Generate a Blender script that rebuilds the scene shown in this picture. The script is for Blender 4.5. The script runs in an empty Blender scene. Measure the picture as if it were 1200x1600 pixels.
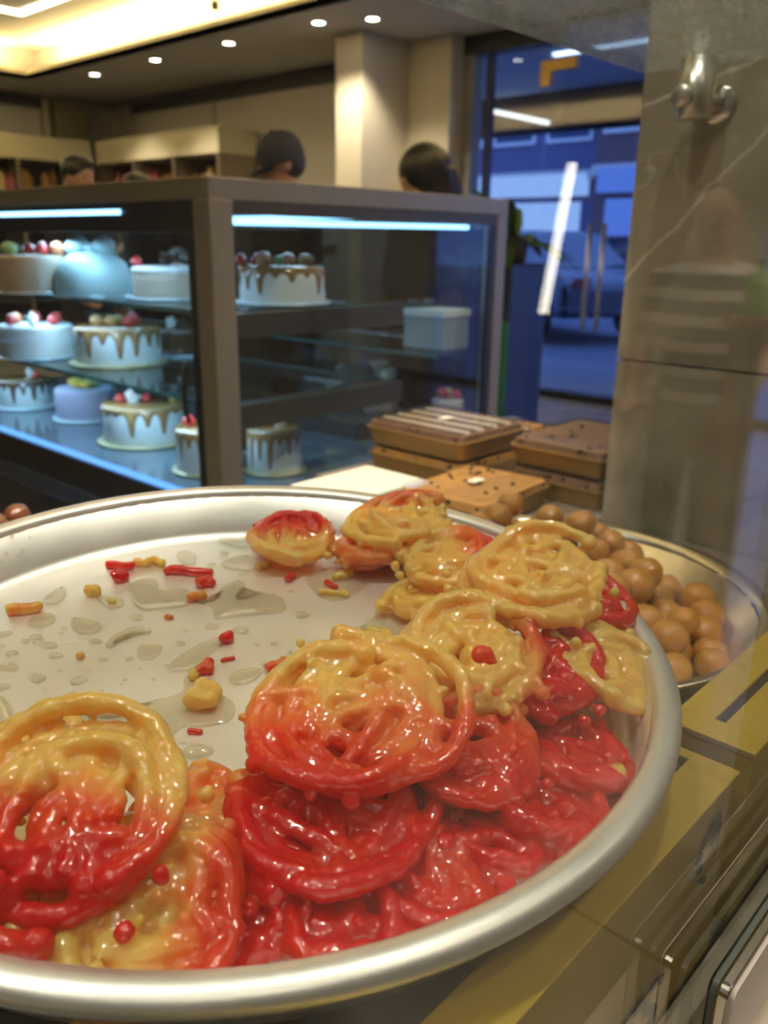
import bpy, bmesh, math, random
from math import sin, cos, pi, radians
from mathutils import Vector, Matrix, noise

scene = bpy.context.scene
COL = scene.collection
scene.cycles.max_bounces = 6
scene.cycles.diffuse_bounces = 2
scene.cycles.glossy_bounces = 3
scene.cycles.transmission_bounces = 4
scene.cycles.transparent_max_bounces = 14
scene.cycles.blur_glossy = 0.3
scene.cycles.adaptive_threshold = 0.04
scene.cycles.sample_clamp_indirect = 4.0

# ---------------------------------------------------------------- camera, world, exposure
cam_data = bpy.data.cameras.new('camera')
cam_data.sensor_fit = 'VERTICAL'
cam_data.sensor_height = 36.0
cam_data.sensor_width = 27.0
cam_data.lens = 1313.0 * 36.0 / 1600.0
cam_data.clip_start = 0.005
cam_data.dof.use_dof = True
cam_data.dof.focus_distance = 0.42
cam_data.dof.aperture_fstop = 9.8
camera = bpy.data.objects.new('camera', cam_data)
COL.objects.link(camera)
camera.matrix_world = Matrix(((0.681285, 0.214739, -0.699813, 0.000000), (-0.731895, 0.217358, -0.645821, 0.000000), (0.013427, 0.952178, 0.305249, 1.200000), (0,0,0,1)))
scene.camera = camera

world = bpy.data.worlds.new('dusk_sky')
scene.world = world
world.use_nodes = True
wn = world.node_tree.nodes
wn['Background'].inputs[0].default_value = (0.10, 0.19, 0.55, 1)
wn['Background'].inputs[1].default_value = 3.2

scene.view_settings.view_transform = 'Standard'
scene.view_settings.look = 'None'
scene.view_settings.gamma = 1.0
scene.view_settings.use_curve_mapping = False
scene.view_settings.exposure = 0.55

WARM = (1.0, 0.80, 0.55)
def lamp(name, kind, loc, energy, color=WARM, size=0.1, size_y=None, rot=(0, 0, 0), spot=None):
    d = bpy.data.lights.new(name, kind)
    d.energy = energy
    d.color = color
    if kind == 'AREA':
        d.size = size
        if size_y:
            d.shape = 'RECTANGLE'
            d.size_y = size_y
    elif kind == 'SPOT':
        d.shadow_soft_size = size
        d.spot_size = spot or radians(80)
        d.spot_blend = 0.6
    else:
        d.shadow_soft_size = size
    o = bpy.data.objects.new(name, d)
    o.location = loc
    o.rotation_euler = rot
    COL.objects.link(o)
    return o

# cove light over the shop floor (points up at the raised ceiling) and the shop's seen and added downlights
lamp('cove_light', 'AREA', (4.70, 5.0, 2.90), 110, (1.0, 0.74, 0.32), 0.10, 8.6, (pi, 0.0, 0))
lamp('cove_light', 'AREA', (2.5, 9.56, 2.90), 60, (1.0, 0.74, 0.32), 4.0, 0.10, (pi, 0.0, 0))
lamp('cove_light', 'AREA', (2.5, 1.10, 2.90), 60, (1.0, 0.74, 0.32), 4.0, 0.10, (pi, 0.0, 0))
lamp('cove_light', 'AREA', (0.45, 5.0, 2.90), 110, (1.0, 0.74, 0.32), 0.10, 8.6, (pi, 0.0, 0))
DOWN = [(4.96, 8.69), (4.95, 7.56), (4.96, 6.45), (4.97, 5.34), (5.15, 4.94), (3.2, 0.55), (1.75, 0.55), (0.62, 0.16), (-0.1, 0.60), (-1.0, 0.55), (-0.6, -0.75), (0.5, -0.75), (1.6, -0.75), (2.9, -0.75), (0.5, -2.2), (2.6, -2.2), (-1.6, -0.6), (-1.8, 2.2), (4.6, -2.3), (4.7, -0.5), (3.6, -2.6)]  # column row is seen; the rest are unseen lamps added for brightness
for (dx, dy) in DOWN:
    near = dy < 1.0
    lamp('downlight_beam', 'SPOT', (dx, dy, 2.775), ((60 if dx > 3.5 else (18 if dx < 2 else 26)) if dy < 0 else 78) if near else 52, (1.0, 0.86, 0.68), 0.05, None, (0, 0, 0), radians(105))

# ---------------------------------------------------------------- helpers
def tag(o, label=None, cat=None, group=None, kind=None):
    if label: o['label'] = label
    if cat: o['category'] = cat
    if group: o['group'] = group
    if kind: o['kind'] = kind
    return o

def link_mesh(name, me, mat=None, parent=None, smooth=False, bevel=0):
    o = bpy.data.objects.new(name, me)
    COL.objects.link(o)
    if mat is not None and not me.materials:
        me.materials.append(mat)
    if parent is not None:
        o.parent = parent
    if smooth:
        for p in me.polygons: p.use_smooth = True
    if bevel:
        b = o.modifiers.new('bevel', 'BEVEL'); b.width = bevel; b.segments = 2; b.limit_method = 'ANGLE'
    return o

def obj(name, bm, mat=None, parent=None, smooth=False, bevel=0):
    me = bpy.data.meshes.new(name)
    bmesh.ops.recalc_face_normals(bm, faces=bm.faces[:])
    bm.to_mesh(me); bm.free()
    return link_mesh(name, me, mat, parent, smooth, bevel)

def empty(name, loc=(0, 0, 0), rotz=0.0, label=None, cat=None, group=None, kind=None):
    o = bpy.data.objects.new(name, None)
    o.empty_display_size = 0.05
    o.location = loc; o.rotation_euler = (0, 0, rotz)
    COL.objects.link(o)
    return tag(o, label, cat, group, kind)

def copy_tree(o, parent=None):
    c = o.copy(); COL.objects.link(c)
    if parent is not None: c.parent = parent
    for ch in list(o.children): copy_tree(ch, c)
    return c

def add_box(bm, x0, x1, y0, y1, z0, z1, mat=None):
    vs = [bm.verts.new(v) for v in ((x0,y0,z0),(x1,y0,z0),(x1,y1,z0),(x0,y1,z0),(x0,y0,z1),(x1,y0,z1),(x1,y1,z1),(x0,y1,z1))]
    for f in ((3,2,1,0),(4,5,6,7),(0,1,5,4),(1,2,6,5),(2,3,7,6),(3,0,4,7)):
        bm.faces.new([vs[i] for i in f])
    if mat is not None: bmesh.ops.transform(bm, matrix=mat, verts=vs)
    return vs

def box(name, x0, x1, y0, y1, z0, z1, mat, parent=None, bevel=0):
    bm = bmesh.new(); add_box(bm, x0, x1, y0, y1, z0, z1)
    return obj(name, bm, mat, parent, False, bevel)

def add_lathe(bm, prof, seg=32, mat=None, rmod=None):
    rings = []
    for (r, z) in prof:
        if r < 1e-6:
            rings.append([bm.verts.new((0, 0, z))])
        else:
            ring = []
            for k in range(seg):
                a = 2*pi*k/seg
                rr = r*(rmod(a, z) if rmod else 1)
                ring.append(bm.verts.new((rr*cos(a), rr*sin(a), z)))
            rings.append(ring)
    for a, b in zip(rings[:-1], rings[1:]):
        for k in range(seg):
            k2 = (k+1) % seg
            if len(a) == 1 and len(b) == 1: continue
            if len(a) == 1: bm.faces.new((a[0], b[k], b[k2]))
            elif len(b) == 1: bm.faces.new((a[k], b[0], a[k2]))
            else: bm.faces.new((a[k], b[k], b[k2], a[k2]))
    vs = [v for r in rings for v in r]
    if mat is not None: bmesh.ops.transform(bm, matrix=mat, verts=vs)
    return vs

def lathe(name, prof, mat, parent=None, seg=32, smooth=True, rmod=None, m=None):
    bm = bmesh.new(); add_lathe(bm, prof, seg, m, rmod)
    return obj(name, bm, mat, parent, smooth)

def add_tube(bm, pts, radii, seg=8, closed=False):
    pts = [Vector(p) for p in pts]
    n = len(pts)
    if isinstance(radii, (int, float)): radii = [radii]*n
    rings = []; up = None
    for i in range(n):
        if closed: t = pts[(i+1) % n]-pts[i-1]
        else: t = pts[min(i+1, n-1)]-pts[max(i-1, 0)]
        t = t.normalized() if t.length > 1e-9 else Vector((0, 0, 1))
        if up is None:
            up = Vector((0, 0, 1)) if abs(t.z) < 0.9 else Vector((1, 0, 0))
        s = t.cross(up).normalized()
        up = s.cross(t).normalized()
        rings.append([bm.verts.new(pts[i]+(s*cos(2*pi*k/seg)+up*sin(2*pi*k/seg))*radii[i]) for k in range(seg)])
    for i in range(n if closed else n-1):
        a, b = rings[i], rings[(i+1) % n]
        for k in range(seg):
            bm.faces.new((a[k], b[k], b[(k+1) % seg], a[(k+1) % seg]))
    if not closed:
        bm.faces.new(rings[0][::-1]); bm.faces.new(rings[-1])
    return rings

def tube(name, pts, radii, mat, parent=None, seg=8, closed=False):
    bm = bmesh.new(); add_tube(bm, pts, radii, seg, closed)
    return obj(name, bm, mat, parent, True)

def add_ball(bm, c, r, sub=2, sc=(1, 1, 1), rot=None):
    m = Matrix.Translation(c) @ (rot.to_4x4() if rot is not None else Matrix.Identity(4)) @ Matrix.Diagonal((r*sc[0], r*sc[1], r*sc[2], 1))
    return bmesh.ops.create_icosphere(bm, subdivisions=sub, radius=1.0, matrix=m)['verts']

WORK = bpy.data.scenes.new('workbench')      # empty side scene where shapes are fused, removed at the end
def remeshed(bm, voxel, smooth_it=3):
    """union of overlapping closed shapes as one continuous mesh"""
    bmesh.ops.recalc_face_normals(bm, faces=bm.faces[:])
    me = bpy.data.meshes.new('tmp'); bm.to_mesh(me); bm.free()
    o = bpy.data.objects.new('tmp', me); WORK.collection.objects.link(o)
    md = o.modifiers.new('r', 'REMESH'); md.mode = 'VOXEL'; md.voxel_size = voxel
    if smooth_it:
        sm = o.modifiers.new('s', 'SMOOTH'); sm.iterations = smooth_it; sm.factor = 0.5
    with bpy.context.temp_override(scene=WORK, view_layer=WORK.view_layers[0]):
        dg = bpy.context.evaluated_depsgraph_get()
        out = bpy.data.meshes.new_from_object(o.evaluated_get(dg))
    bpy.data.objects.remove(o); bpy.data.meshes.remove(me)
    for p in out.polygons: p.use_smooth = True
    return out

# ---------------------------------------------------------------- materials
def nt(name):
    m = bpy.data.materials.new(name); m.use_nodes = True
    return m, m.node_tree.nodes, m.node_tree.links, m.node_tree.nodes['Principled BSDF']

def mat(name, color, rough=0.5, metal=0.0, noise_amt=0.0, noise_scale=20.0, bump=0.0, bump_scale=80.0, emit=None, emit_s=0.0, coat=0.0, sss=0.0, sss_r=(0.01, 0.005, 0.003), spec=0.5, stretch=None, trans=0.0, rough_var=0.0):
    m, n, l, b = nt(name)
    b.inputs['Roughness'].default_value = rough
    b.inputs['Metallic'].default_value = metal
    b.inputs['Specular IOR Level'].default_value = spec
    b.inputs['Coat Weight'].default_value = coat
    b.inputs['Coat Roughness'].default_value = 0.08
    b.inputs['Transmission Weight'].default_value = trans
    if sss:
        b.inputs['Subsurface Weight'].default_value = sss
        b.inputs['Subsurface Radius'].default_value = sss_r
        b.inputs['Subsurface Scale'].default_value = 1.0
    tc = n.new('ShaderNodeTexCoord'); mp = n.new('ShaderNodeMapping')
    l.new(tc.outputs['Object'], mp.inputs[0])
    if stretch: mp.inputs['Scale'].default_value = stretch
    nz = n.new('ShaderNodeTexNoise'); nz.inputs['Scale'].default_value = noise_scale; nz.inputs['Detail'].default_value = 5
    l.new(mp.outputs[0], nz.inputs[0])
    mx = n.new('ShaderNodeMix'); mx.data_type = 'RGBA'
    c = tuple(color)+(1,)
    d = tuple(max(0, v*(1-noise_amt)) for v in color)+(1,)
    e = tuple(min(1, v*(1+noise_amt)) for v in color)+(1,)
    mx.inputs[6].default_value = d; mx.inputs[7].default_value = e
    l.new(nz.outputs[0], mx.inputs[0]); l.new(mx.outputs[2], b.inputs['Base Color'])
    if rough_var:
        mr = n.new('ShaderNodeMapRange'); mr.inputs[3].default_value = max(0, rough-rough_var); mr.inputs[4].default_value = rough+rough_var
        l.new(nz.outputs[0], mr.inputs[0]); l.new(mr.outputs[0], b.inputs['Roughness'])
    if bump:
        nb = n.new('ShaderNodeTexNoise'); nb.inputs['Scale'].default_value = bump_scale; nb.inputs['Detail'].default_value = 4
        l.new(mp.outputs[0], nb.inputs[0])
        bp = n.new('ShaderNodeBump'); bp.inputs['Strength'].default_value = bump; bp.inputs['Distance'].default_value = 0.002
        l.new(nb.outputs[0], bp.inputs['Height']); l.new(bp.outputs[0], b.inputs['Normal'])
    if emit:
        b.inputs['Emission Color'].default_value = tuple(emit)+(1,); b.inputs['Emission Strength'].default_value = emit_s
    return m

def thin_glass(name, tint=(0.97, 0.985, 0.98), ior=1.5, rough=0.0, scuff_haze=False):
    m = bpy.data.materials.new(name); m.use_nodes = True
    n, l = m.node_tree.nodes, m.node_tree.links
    n.clear()
    out = n.new('ShaderNodeOutputMaterial'); mix = n.new('ShaderNodeMixShader')
    tr = n.new('ShaderNodeBsdfTransparent'); gl = n.new('ShaderNodeBsdfGlossy'); lw = n.new('ShaderNodeLayerWeight')
    pw = n.new('ShaderNodeMath'); pw.operation = 'POWER'; pw.inputs[1].default_value = 5.0
    fr = n.new('ShaderNodeMath'); fr.operation = 'MULTIPLY_ADD'; f0 = ((ior-1)/(ior+1))**2
    fr.inputs[1].default_value = 1-f0; fr.inputs[2].default_value = f0
    l.new(lw.outputs['Facing'], pw.inputs[0]); l.new(pw.outputs[0], fr.inputs[0])
    tr.inputs[0].default_value = tuple(tint)+(1,); gl.inputs['Roughness'].default_value = rough
    l.new(fr.outputs[0], mix.inputs[0]); l.new(tr.outputs[0], mix.inputs[1]); l.new(gl.outputs[0], mix.inputs[2])
    if scuff_haze:
        tc = n.new('ShaderNodeTexCoord'); mp = n.new('ShaderNodeMapping'); mp.inputs['Scale'].default_value = (6, 60, 1); mp.inputs['Rotation'].default_value = (0, 0, 0.5)
        nz = n.new('ShaderNodeTexNoise'); nz.inputs['Scale'].default_value = 9; nz.inputs['Detail'].default_value = 2
        rp = n.new('ShaderNodeValToRGB'); rp.color_ramp.elements[0].position = 0.55; rp.color_ramp.elements[1].position = 0.85
        rp.color_ramp.elements[0].color = (0.30, 0.30, 0.30, 1); rp.color_ramp.elements[1].color = (0.70, 0.70, 0.70, 1)
        l.new(tc.outputs['Object'], mp.inputs[0]); l.new(mp.outputs[0], nz.inputs[0]); l.new(nz.outputs[0], rp.inputs[0])
        df = n.new('ShaderNodeBsdfDiffuse'); df.inputs[0].default_value = (0.6, 0.62, 0.62, 1)  # scuffs, plus an even grey haze standing in for reflected light
        m2 = n.new('ShaderNodeMixShader')
        l.new(rp.outputs[0], m2.inputs[0]); l.new(mix.outputs[0], m2.inputs[1]); l.new(df.outputs[0], m2.inputs[2]); l.new(m2.outputs[0], out.inputs[0])
    else:
        l.new(mix.outputs[0], out.inputs[0])
    return m

def emitter(name, color, strength):
    m = bpy.data.materials.new(name); m.use_nodes = True
    n, l = m.node_tree.nodes, m.node_tree.links
    n.clear()
    out = n.new('ShaderNodeOutputMaterial'); e = n.new('ShaderNodeEmission')
    e.inputs[0].default_value = tuple(color)+(1,); e.inputs[1].default_value = strength
    l.new(e.outputs[0], out.inputs[0])
    return m

M = {}
M['ceiling'] = mat('ceiling_paint', (0.62, 0.58, 0.52), 0.9, noise_amt=0.03)
M['cream'] = mat('cream_paint', (0.72, 0.64, 0.47), 0.8, noise_amt=0.05, noise_scale=3)
M['cream_gloss'] = mat('cream_laminate', (0.74, 0.66, 0.45), 0.35, noise_amt=0.04, noise_scale=3)
M['wall'] = mat('wall_paint', (0.55, 0.50, 0.42), 0.85, noise_amt=0.06, noise_scale=2)
M['blind'] = mat('roller_blind_cloth', (0.72, 0.67, 0.60), 0.9, noise_amt=0.05, stretch=(1, 1, 30))
M['floor'] = mat('floor_tile', (0.17, 0.155, 0.125), 0.25, noise_amt=0.25, noise_scale=4)
M['bronze'] = mat('brushed_bronze_metal', (0.33, 0.28, 0.20), 0.42, 0.7, noise_amt=0.15, noise_scale=12, stretch=(1, 1, 0.1))
M['bronze_dark'] = mat('dark_bronze_metal', (0.14, 0.115, 0.08), 0.4, 0.9, noise_amt=0.1)
M['black'] = mat('black_gloss_trim', (0.012, 0.012, 0.014), 0.3, noise_amt=0.2)
M['darkgrey'] = mat('dark_grey_panel', (0.05, 0.05, 0.055), 0.4, noise_amt=0.2)
M['steel'] = mat('satin_steel', (0.74, 0.70, 0.62), 0.30, 0.9, noise_amt=0.1, stretch=(60, 60, 1))
M['chrome'] = mat('chrome', (0.75, 0.72, 0.68), 0.12, 1.0, noise_amt=0.04)
M['glass'] = thin_glass('clear_glass')
M['case_glass'] = thin_glass('case_glass', (0.90, 0.95, 0.97))
M['shelf_glass'] = thin_glass('shelf_glass', (0.78, 0.93, 0.95), 1.52)
M['glass_edge'] = mat('glass_edge_green', (0.10, 0.30, 0.30), 0.15, noise_amt=0.1, trans=0.3)
M['top_glass'] = thin_glass('scuffed_hazed_glass', (0.85, 0.90, 0.92), 1.5, 0.0, True)
M['led'] = emitter('cool_led', (0.30, 0.66, 1.0), 3.0)
M['bulb'] = emitter('downlight_glow', (1.0, 0.90, 0.75), 14.0)
M['warm_led'] = emitter('warm_led', (1.0, 0.86, 0.5), 9.0)
M['white_paper'] = mat('white_card', (0.78, 0.74, 0.64), 0.7, noise_amt=0.04)
M['gold_card'] = mat('gold_card', (0.52, 0.35, 0.035), 0.42, 0.1, noise_amt=0.08, noise_scale=8)
M['dark_print'] = mat('dark_brown_print', (0.035, 0.022, 0.012), 0.5, noise_amt=0.1)
M['stone_white'] = mat('white_stone', (0.74, 0.66, 0.54), 0.35, noise_amt=0.05, noise_scale=5)

# ================================================================ the room
def struct(o):
    o['kind'] = 'structure'
    return o

X0, X1, Y0, Y1, HC = -3.0, 6.2, -3.6, 10.5, 2.8
fl = struct(box('floor', X0, X1, Y0, Y1, -0.12, -0.012, mat('floor_grout', (0.09, 0.085, 0.075), 0.7, noise_amt=0.1)))
tile_me = None
for i in range(16):
    for j in range(16):
        tx, ty = X0+0.3+i*0.6, Y0+0.3+j*0.6
        if tx > X1-0.25 or ty > 5.2: continue
        if tile_me is None:
            t = box('floor_tile', -0.297, 0.297, -0.297, 0.297, -0.012, 0.0, M['floor'], fl)
            tile_me = t.data
        else:
            t = link_mesh('floor_tile', tile_me, None, fl)
        t.location = (tx, ty, 0)
struct(box('wall_back', X0, X1+0.2, Y1, Y1+0.15, 0, 3.1, M['wall']))
struct(box('wall_left', X0-0.15, X0, Y0, Y1, 0, 3.1, M['wall']))
struct(box('wall_front', X0, X1, Y0-0.15, Y0, 0, 3.1, mat('taupe_paint', (0.34, 0.30, 0.23), 0.8, noise_amt=0.06, noise_scale=2)))
struct(box('wall_side', X1, X1+0.15, 5.22, Y1, 0, 3.1, M['wall']))

# ceiling with raised tray and its lip
CX0, CX1, CY0, CY1 = 0.55, 4.65, 1.2, 9.53
bm = bmesh.new()
add_box(bm, X0, CX0, Y0, Y1, HC, HC+0.05); add_box(bm, CX1, X1, Y0, Y1, HC, HC+0.05)
add_box(bm, CX0, CX1, Y0, CY0, HC, HC+0.05); add_box(bm, CX0, CX1, CY1, Y1, HC, HC+0.05)
ceil = struct(obj('ceiling', bm, M['ceiling']))
bm = bmesh.new()
for a in ((CX0-0.03, CX0, CY0, CY1), (CX1, CX1+0.03, CY0, CY1), (CX0-0.03, CX1+0.03, CY0-0.03, CY0), (CX0-0.03, CX1+0.03, CY1, CY1+0.03)):
    add_box(bm, *a, HC, HC+0.085)
obj('cove_lip', bm, M['cream'], ceil)
bm = bmesh.new()
add_box(bm, CX0-0.3, CX1+0.3, CY0-0.3, CY1+0.3, 3.12, 3.16)
for a in ((CX0-0.3, CX0-0.25, CY0-0.3, CY1+0.3), (CX1+0.25, CX1+0.3, CY0-0.3, CY1+0.3), (CX0-0.3, CX1+0.3, CY0-0.3, CY0-0.25), (CX0-0.3, CX1+0.3, CY1+0.25, CY1+0.3)):
    add_box(bm, *a, HC+0.05, 3.16)
obj('raised_panel', bm, M['ceiling'], ceil)

lt = empty('linear_ceiling_light', (4.0, 8.2, 3.10), 0, 'thin bent linear light strip on the raised ceiling', 'light')
box('light_strip', -1.6, 0.03, -0.03, 0.03, 0.0, 0.018, M['warm_led'], lt)
box('light_strip', -0.03, 0.03, -3.0, -0.03, 0.0, 0.018, M['warm_led'], lt)

DL = [('ceiling downlight nearest the cream column corner', 4), ('ceiling downlight just left of the cream column', 3), ('ceiling downlight third from the cream column', 2),
      ('ceiling downlight fourth from the cream column', 1), ('ceiling downlight farthest from the cream column', 0)]
dn = {k: s for s, k in DL}
for k, (dx, dy) in enumerate(DOWN):
    if k > 5 and dy > 0 and dx < 0: pass
    t = empty('ceiling_downlight', (dx, dy, HC), 0, dn.get(k, 'unseen round ceiling downlight added to light the counter or customer side'), 'light', 'recessed ceiling downlights')
    lathe('trim_ring', [(0.045, -0.001), (0.047, -0.006), (0.062, -0.005), (0.064, 0.0)], M['chrome'], t, 24)
    lathe('lamp_face', [(0.0, -0.0045), (0.045, -0.004)], M['bulb'], t, 20)
for q, lab in (((4.8113, 10.0635, 3.0800), 'small dark spot lamp in the corner of the ceiling cove'), ((4.5693, 6.0969, 2.9800), 'small dark spot lamp at the top of the ceiling cove')):
    t = empty('cove_spot_lamp', q, 0, lab, 'lamp')
    lathe('lamp_body', [(0, -0.06), (0.03, -0.06), (0.035, -0.02), (0.03, 0.0), (0.012, 0.01), (0.012, 0.06), (0, 0.06)], M['black'], t, 14)

# column, wall return, blinds, cabinets with cream headers
struct(box('wall_column', 5.32, 6.2, 5.22, 5.52, 0, HC, M['cream'], None, 0.004))
struct(box('wall_return', 5.88, 6.2, 4.76, 5.22, 0, HC, M['cream'], None, 0.004))
bl = empty('roller_blind', (6.12, 7.7, 0), 0, 'grey roller blind over the long side window', 'blind')
box('blind_cloth', 0.0, 0.012, -2.15, 2.15, 1.2, 2.64, M['blind'], bl)
box('blind_cassette', -0.05, 0.06, -2.17, 2.17, 2.64, 2.74, M['darkgrey'], bl, 0.01)
tube('blind_cord', [(-0.02, 0.55, 2.64), (-0.02, 0.55, 1.9)], 0.006, M['white_paper'], bl, 6)
box('bottom_bar', -0.01, 0.02, -2.15, 2.15, 1.17, 1.2, M['white_paper'], bl)
b2 = empty('roller_blind', (4.2, 10.44, 0), 0, 'grey roller blind on the far wall', 'blind')
box('blind_cloth', -1.1, 1.0, 0.0, 0.012, 1.2, 2.66, M['blind'], b2)
box('blind_cassette', -1.12, 1.02, -0.05, 0.05, 2.66, 2.76, M['darkgrey'], b2, 0.01)
box('side_channel', 1.02, 1.1, -0.03, 0.03, 0.4, 2.76, M['cream'], b2)
struct(box('trim_1', 5.36, 5.72, 10.3, 10.5, 0, HC, mat('olive_paint', (0.30, 0.26, 0.15), 0.8, noise_amt=0.08)))

snack_cols = [(0.35, 0.10, 0.05), (0.45, 0.22, 0.06), (0.55, 0.32, 0.12), (0.35, 0.06, 0.10), (0.22, 0.10, 0.05), (0.6, 0.45, 0.25), (0.45, 0.12, 0.16)]
SN = [mat('wrapper_%d' % i, c, 0.35, noise_amt=0.4, noise_scale=30) for i, c in enumerate(snack_cols)]
rs = random.Random(5)
def snack_cabinet(loc, rotz, width, label, group, goods):
    c = empty('shelf_cabinet', loc, rotz, label, 'cabinet')
    box('header', 0, width, 0.0, 0.5, 2.04, 2.29, M['cream_gloss'], c, 0.005)
    box('back_panel', 0, width, 0.46, 0.5, 0, 2.04, M['darkgrey'], c)
    for z in (0.1, 0.5, 0.9, 1.3, 1.68):
        box('shelf', 0.02, width-0.02, 0.04, 0.46, z-0.02, z, M['darkgrey'], c)
    n = max(2, int(width/0.75))
    for k in range(n+1):
        x = k*(width-0.04)/n
        box('upright', x, x+0.04, 0.0, 0.46, 0, 2.04, M['bronze'], c)
    mw = Matrix.Translation(loc) @ Matrix.Rotation(rotz, 4, 'Z')
    x = 0.12
    while x < width-0.1:
        w = rs.uniform(0.10, 0.17); h = rs.uniform(0.2, 0.31)
        bm = bmesh.new()
        add_lathe(bm, [(0, 0), (w*0.42, 0.0), (w*0.46, 0.02), (w*0.45, h*0.7), (w*0.30, h*0.86), (w*0.18, h*0.9), (w*0.26, h), (0, h)], 8, Matrix.Diagonal((1, 0.7, 1, 1)))
        o = obj('snack_bag', bm, rs.choice(SN), None, True)
        o.matrix_world = mw @ Matrix.Translation((x, 0.2+rs.uniform(-0.04, 0.04), 1.68))
        tag(o, goods, 'snack bag', group)
        x += w+rs.uniform(0.0, 0.05)
    return c
snack_cabinet((5.55, 9.85, 0), -pi/2, 2.4, 'long snack cabinet with cream header along the blind window', 'snack bags in the long side cabinet', 'brown or red snack bag on the side cabinet shelf')
snack_cabinet((2.85, 9.87, 0), 0, 2.65, 'snack cabinet with cream header on the far wall', 'snack bags in the far cabinet', 'brown or red snack bag on the far wall cabinet shelf')

# glazed shop front and door
FX = 6.1
w1 = struct(empty('window_1', (FX, 0, 0)))
fr_m = mat('dark_aluminium', (0.035, 0.04, 0.05), 0.4, 0.5, noise_amt=0.1)
box('header_beam', -0.06, 0.1, Y0, 4.76, 2.66, HC, fr_m, w1)
box('side_frame', -0.05, 0.08, 4.66, 4.76, 0, 2.66, mat('grey_frame', (0.30, 0.30, 0.28), 0.5, 0.3, noise_amt=0.05), w1)
box('mullion', -0.04, 0.04, 4.50, 4.54, 0, 2.66, fr_m, w1)
box('sill', -0.05, 0.08, Y0, 4.76, 0, 0.05, fr_m, w1)
fg = thin_glass('shopfront_glass', (0.86, 0.90, 0.97))
box('pane', 0.0, 0.012, 4.54, 4.66, 0.05, 2.66, fg, w1)
box('pane', 0.0, 0.012, 3.975, 4.50, 0.05, 2.66, fg, w1)
struct(box('wall_entrance', FX-0.04, FX+0.1, -2.95, -1.95, 0, 2.66, M['cream']))  # unseen; solid here to keep the blue street veil off the screen
struct(box('wall_added_dark', FX-0.03, FX+0.1, Y0, -2.951, 0, 2.66, fr_m))  # unseen panel added dark, so the screen mirrors no bright veil
for y1 in (2.95, 1.9, 0.85, -0.2, -0.9):
    box('pane', 0.0, 0.012, y1-1.04, y1, 0.05, 2.66, fg, w1)
d1 = struct(empty('door_1', (FX-0.015, 3.96, 0)))
box('door_glass', 0, 0.012, -0.995, 0.0, 0.06, 2.62, fg, d1)
brass = mat('brass_fitting', (0.55, 0.36, 0.12), 0.35, 0.8, noise_amt=0.1)
bm = bmesh.new(); add_box(bm, -0.02, 0.03, -0.24, 0.07, 2.46, 2.54); add_box(bm, -0.02, 0.03, -0.02, 0.07, 2.36, 2.46)
obj('patch_hinge', bm, brass, d1, False, 0.004)
for yy in (-0.50, -0.62):
    tube('door_handle', [(-0.06, yy, 0.56), (-0.06, yy, 1.36)], 0.018, M['steel'], d1, 12)
    for zz in (0.66, 1.26): tube('handle_standoff', [(-0.06, yy, zz), (0.0, yy, zz)], 0.009, M['steel'], d1, 8)
box('hinge_plate', -0.24, -0.17, 0.77, 0.80, 2.12, 2.30, M['cream_gloss'], d1)

# ---------------------------------------------------------------- outside
asph = mat('asphalt', (0.16, 0.17, 0.20), 0.5, noise_amt=0.3, noise_scale=3)
struct(box('street_ground', 6.3, 40, -30, 60, -0.15, -0.03, asph))
struct(box('pavement', 6.2, 8.2, -10, 20, -0.06, -0.005, mat('paving', (0.22, 0.23, 0.26), 0.5, noise_amt=0.2, noise_scale=4)))
cn = empty('canopy', (6.2, 3.5, 0), 0, 'pale soffit canopy outside above the glass door', 'canopy')
box('soffit', 0, 2.2, -4, 3.2, 2.75, 2.9, mat('soffit_panel', (0.42, 0.52, 0.62), 0.6, noise_amt=0.05), cn)
box('fascia', 2.2, 2.3, -4, 3.2, 2.35, 2.95, mat('dark_fascia', (0.02, 0.018, 0.025), 0.5, noise_amt=0.2), cn)
box('light_strip', 0.6, 0.65, -0.4, 0.9, 2.73, 2.75, emitter('soffit_led', (0.7, 0.85, 1.0), 3.0), cn)

tube('fascia_tube', [Vector((8.3600, 6.1826, 2.6221))-Vector((6.2, 3.5, 0)), Vector((8.3600, 5.4073, 2.4397))-Vector((6.2, 3.5, 0))], 0.022, emitter('fascia_led', (0.9, 0.92, 0.9), 1.6), cn, 8)
bwin = mat('dim_window', (0.02, 0.03, 0.08), 0.1, noise_amt=0.3)
def building(loc, w, d, h, wall, label, shop, floors, cols):
    b = empty('street_building', loc, 0, label, 'building')
    box('facade', 0, d, -w/2, w/2, 0, h, wall, b)
    for f in range(1, floors):
        box('ledge', -0.15, 0, -w/2, w/2, f*3.0-0.15, f*3.0+0.1, M['wall'], b)
        for c in range(cols):
            y = -w/2+(c+0.5)*w/cols
            fr = box('window_frame', -0.06, 0.0, y-0.7, y+0.7, f*3+0.8, f*3+2.3, M['stone_white'], b)
            box('pane', -0.08, -0.05, y-0.6, y+0.6, f*3+0.9, f*3+2.2, bwin, fr)
    box('shop_window', -0.05, 0.0, -w/2+0.4, w/2-0.4, 0.4, 2.3, shop, b)
    box('shop_sign', -0.2, 0.0, -w/2+0.2, w/2-0.2, 2.45, 3.0, shop, b)
    return b
blu = emitter('blue_shop_light', (0.12, 0.25, 0.9), 0.7)
pale = emitter('pale_shop_light', (0.35, 0.55, 1.0), 0.8)
pink = emitter('pink_sign_light', (0.8, 0.45, 0.75), 0.6)
building((20.0, 8.0, 0), 7, 6, 9.5, mat('brown_render', (0.16, 0.09, 0.08), 0.9, noise_amt=0.2), 'dark brown building across the street with blue lit shop', blu, 3, 4)
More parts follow.
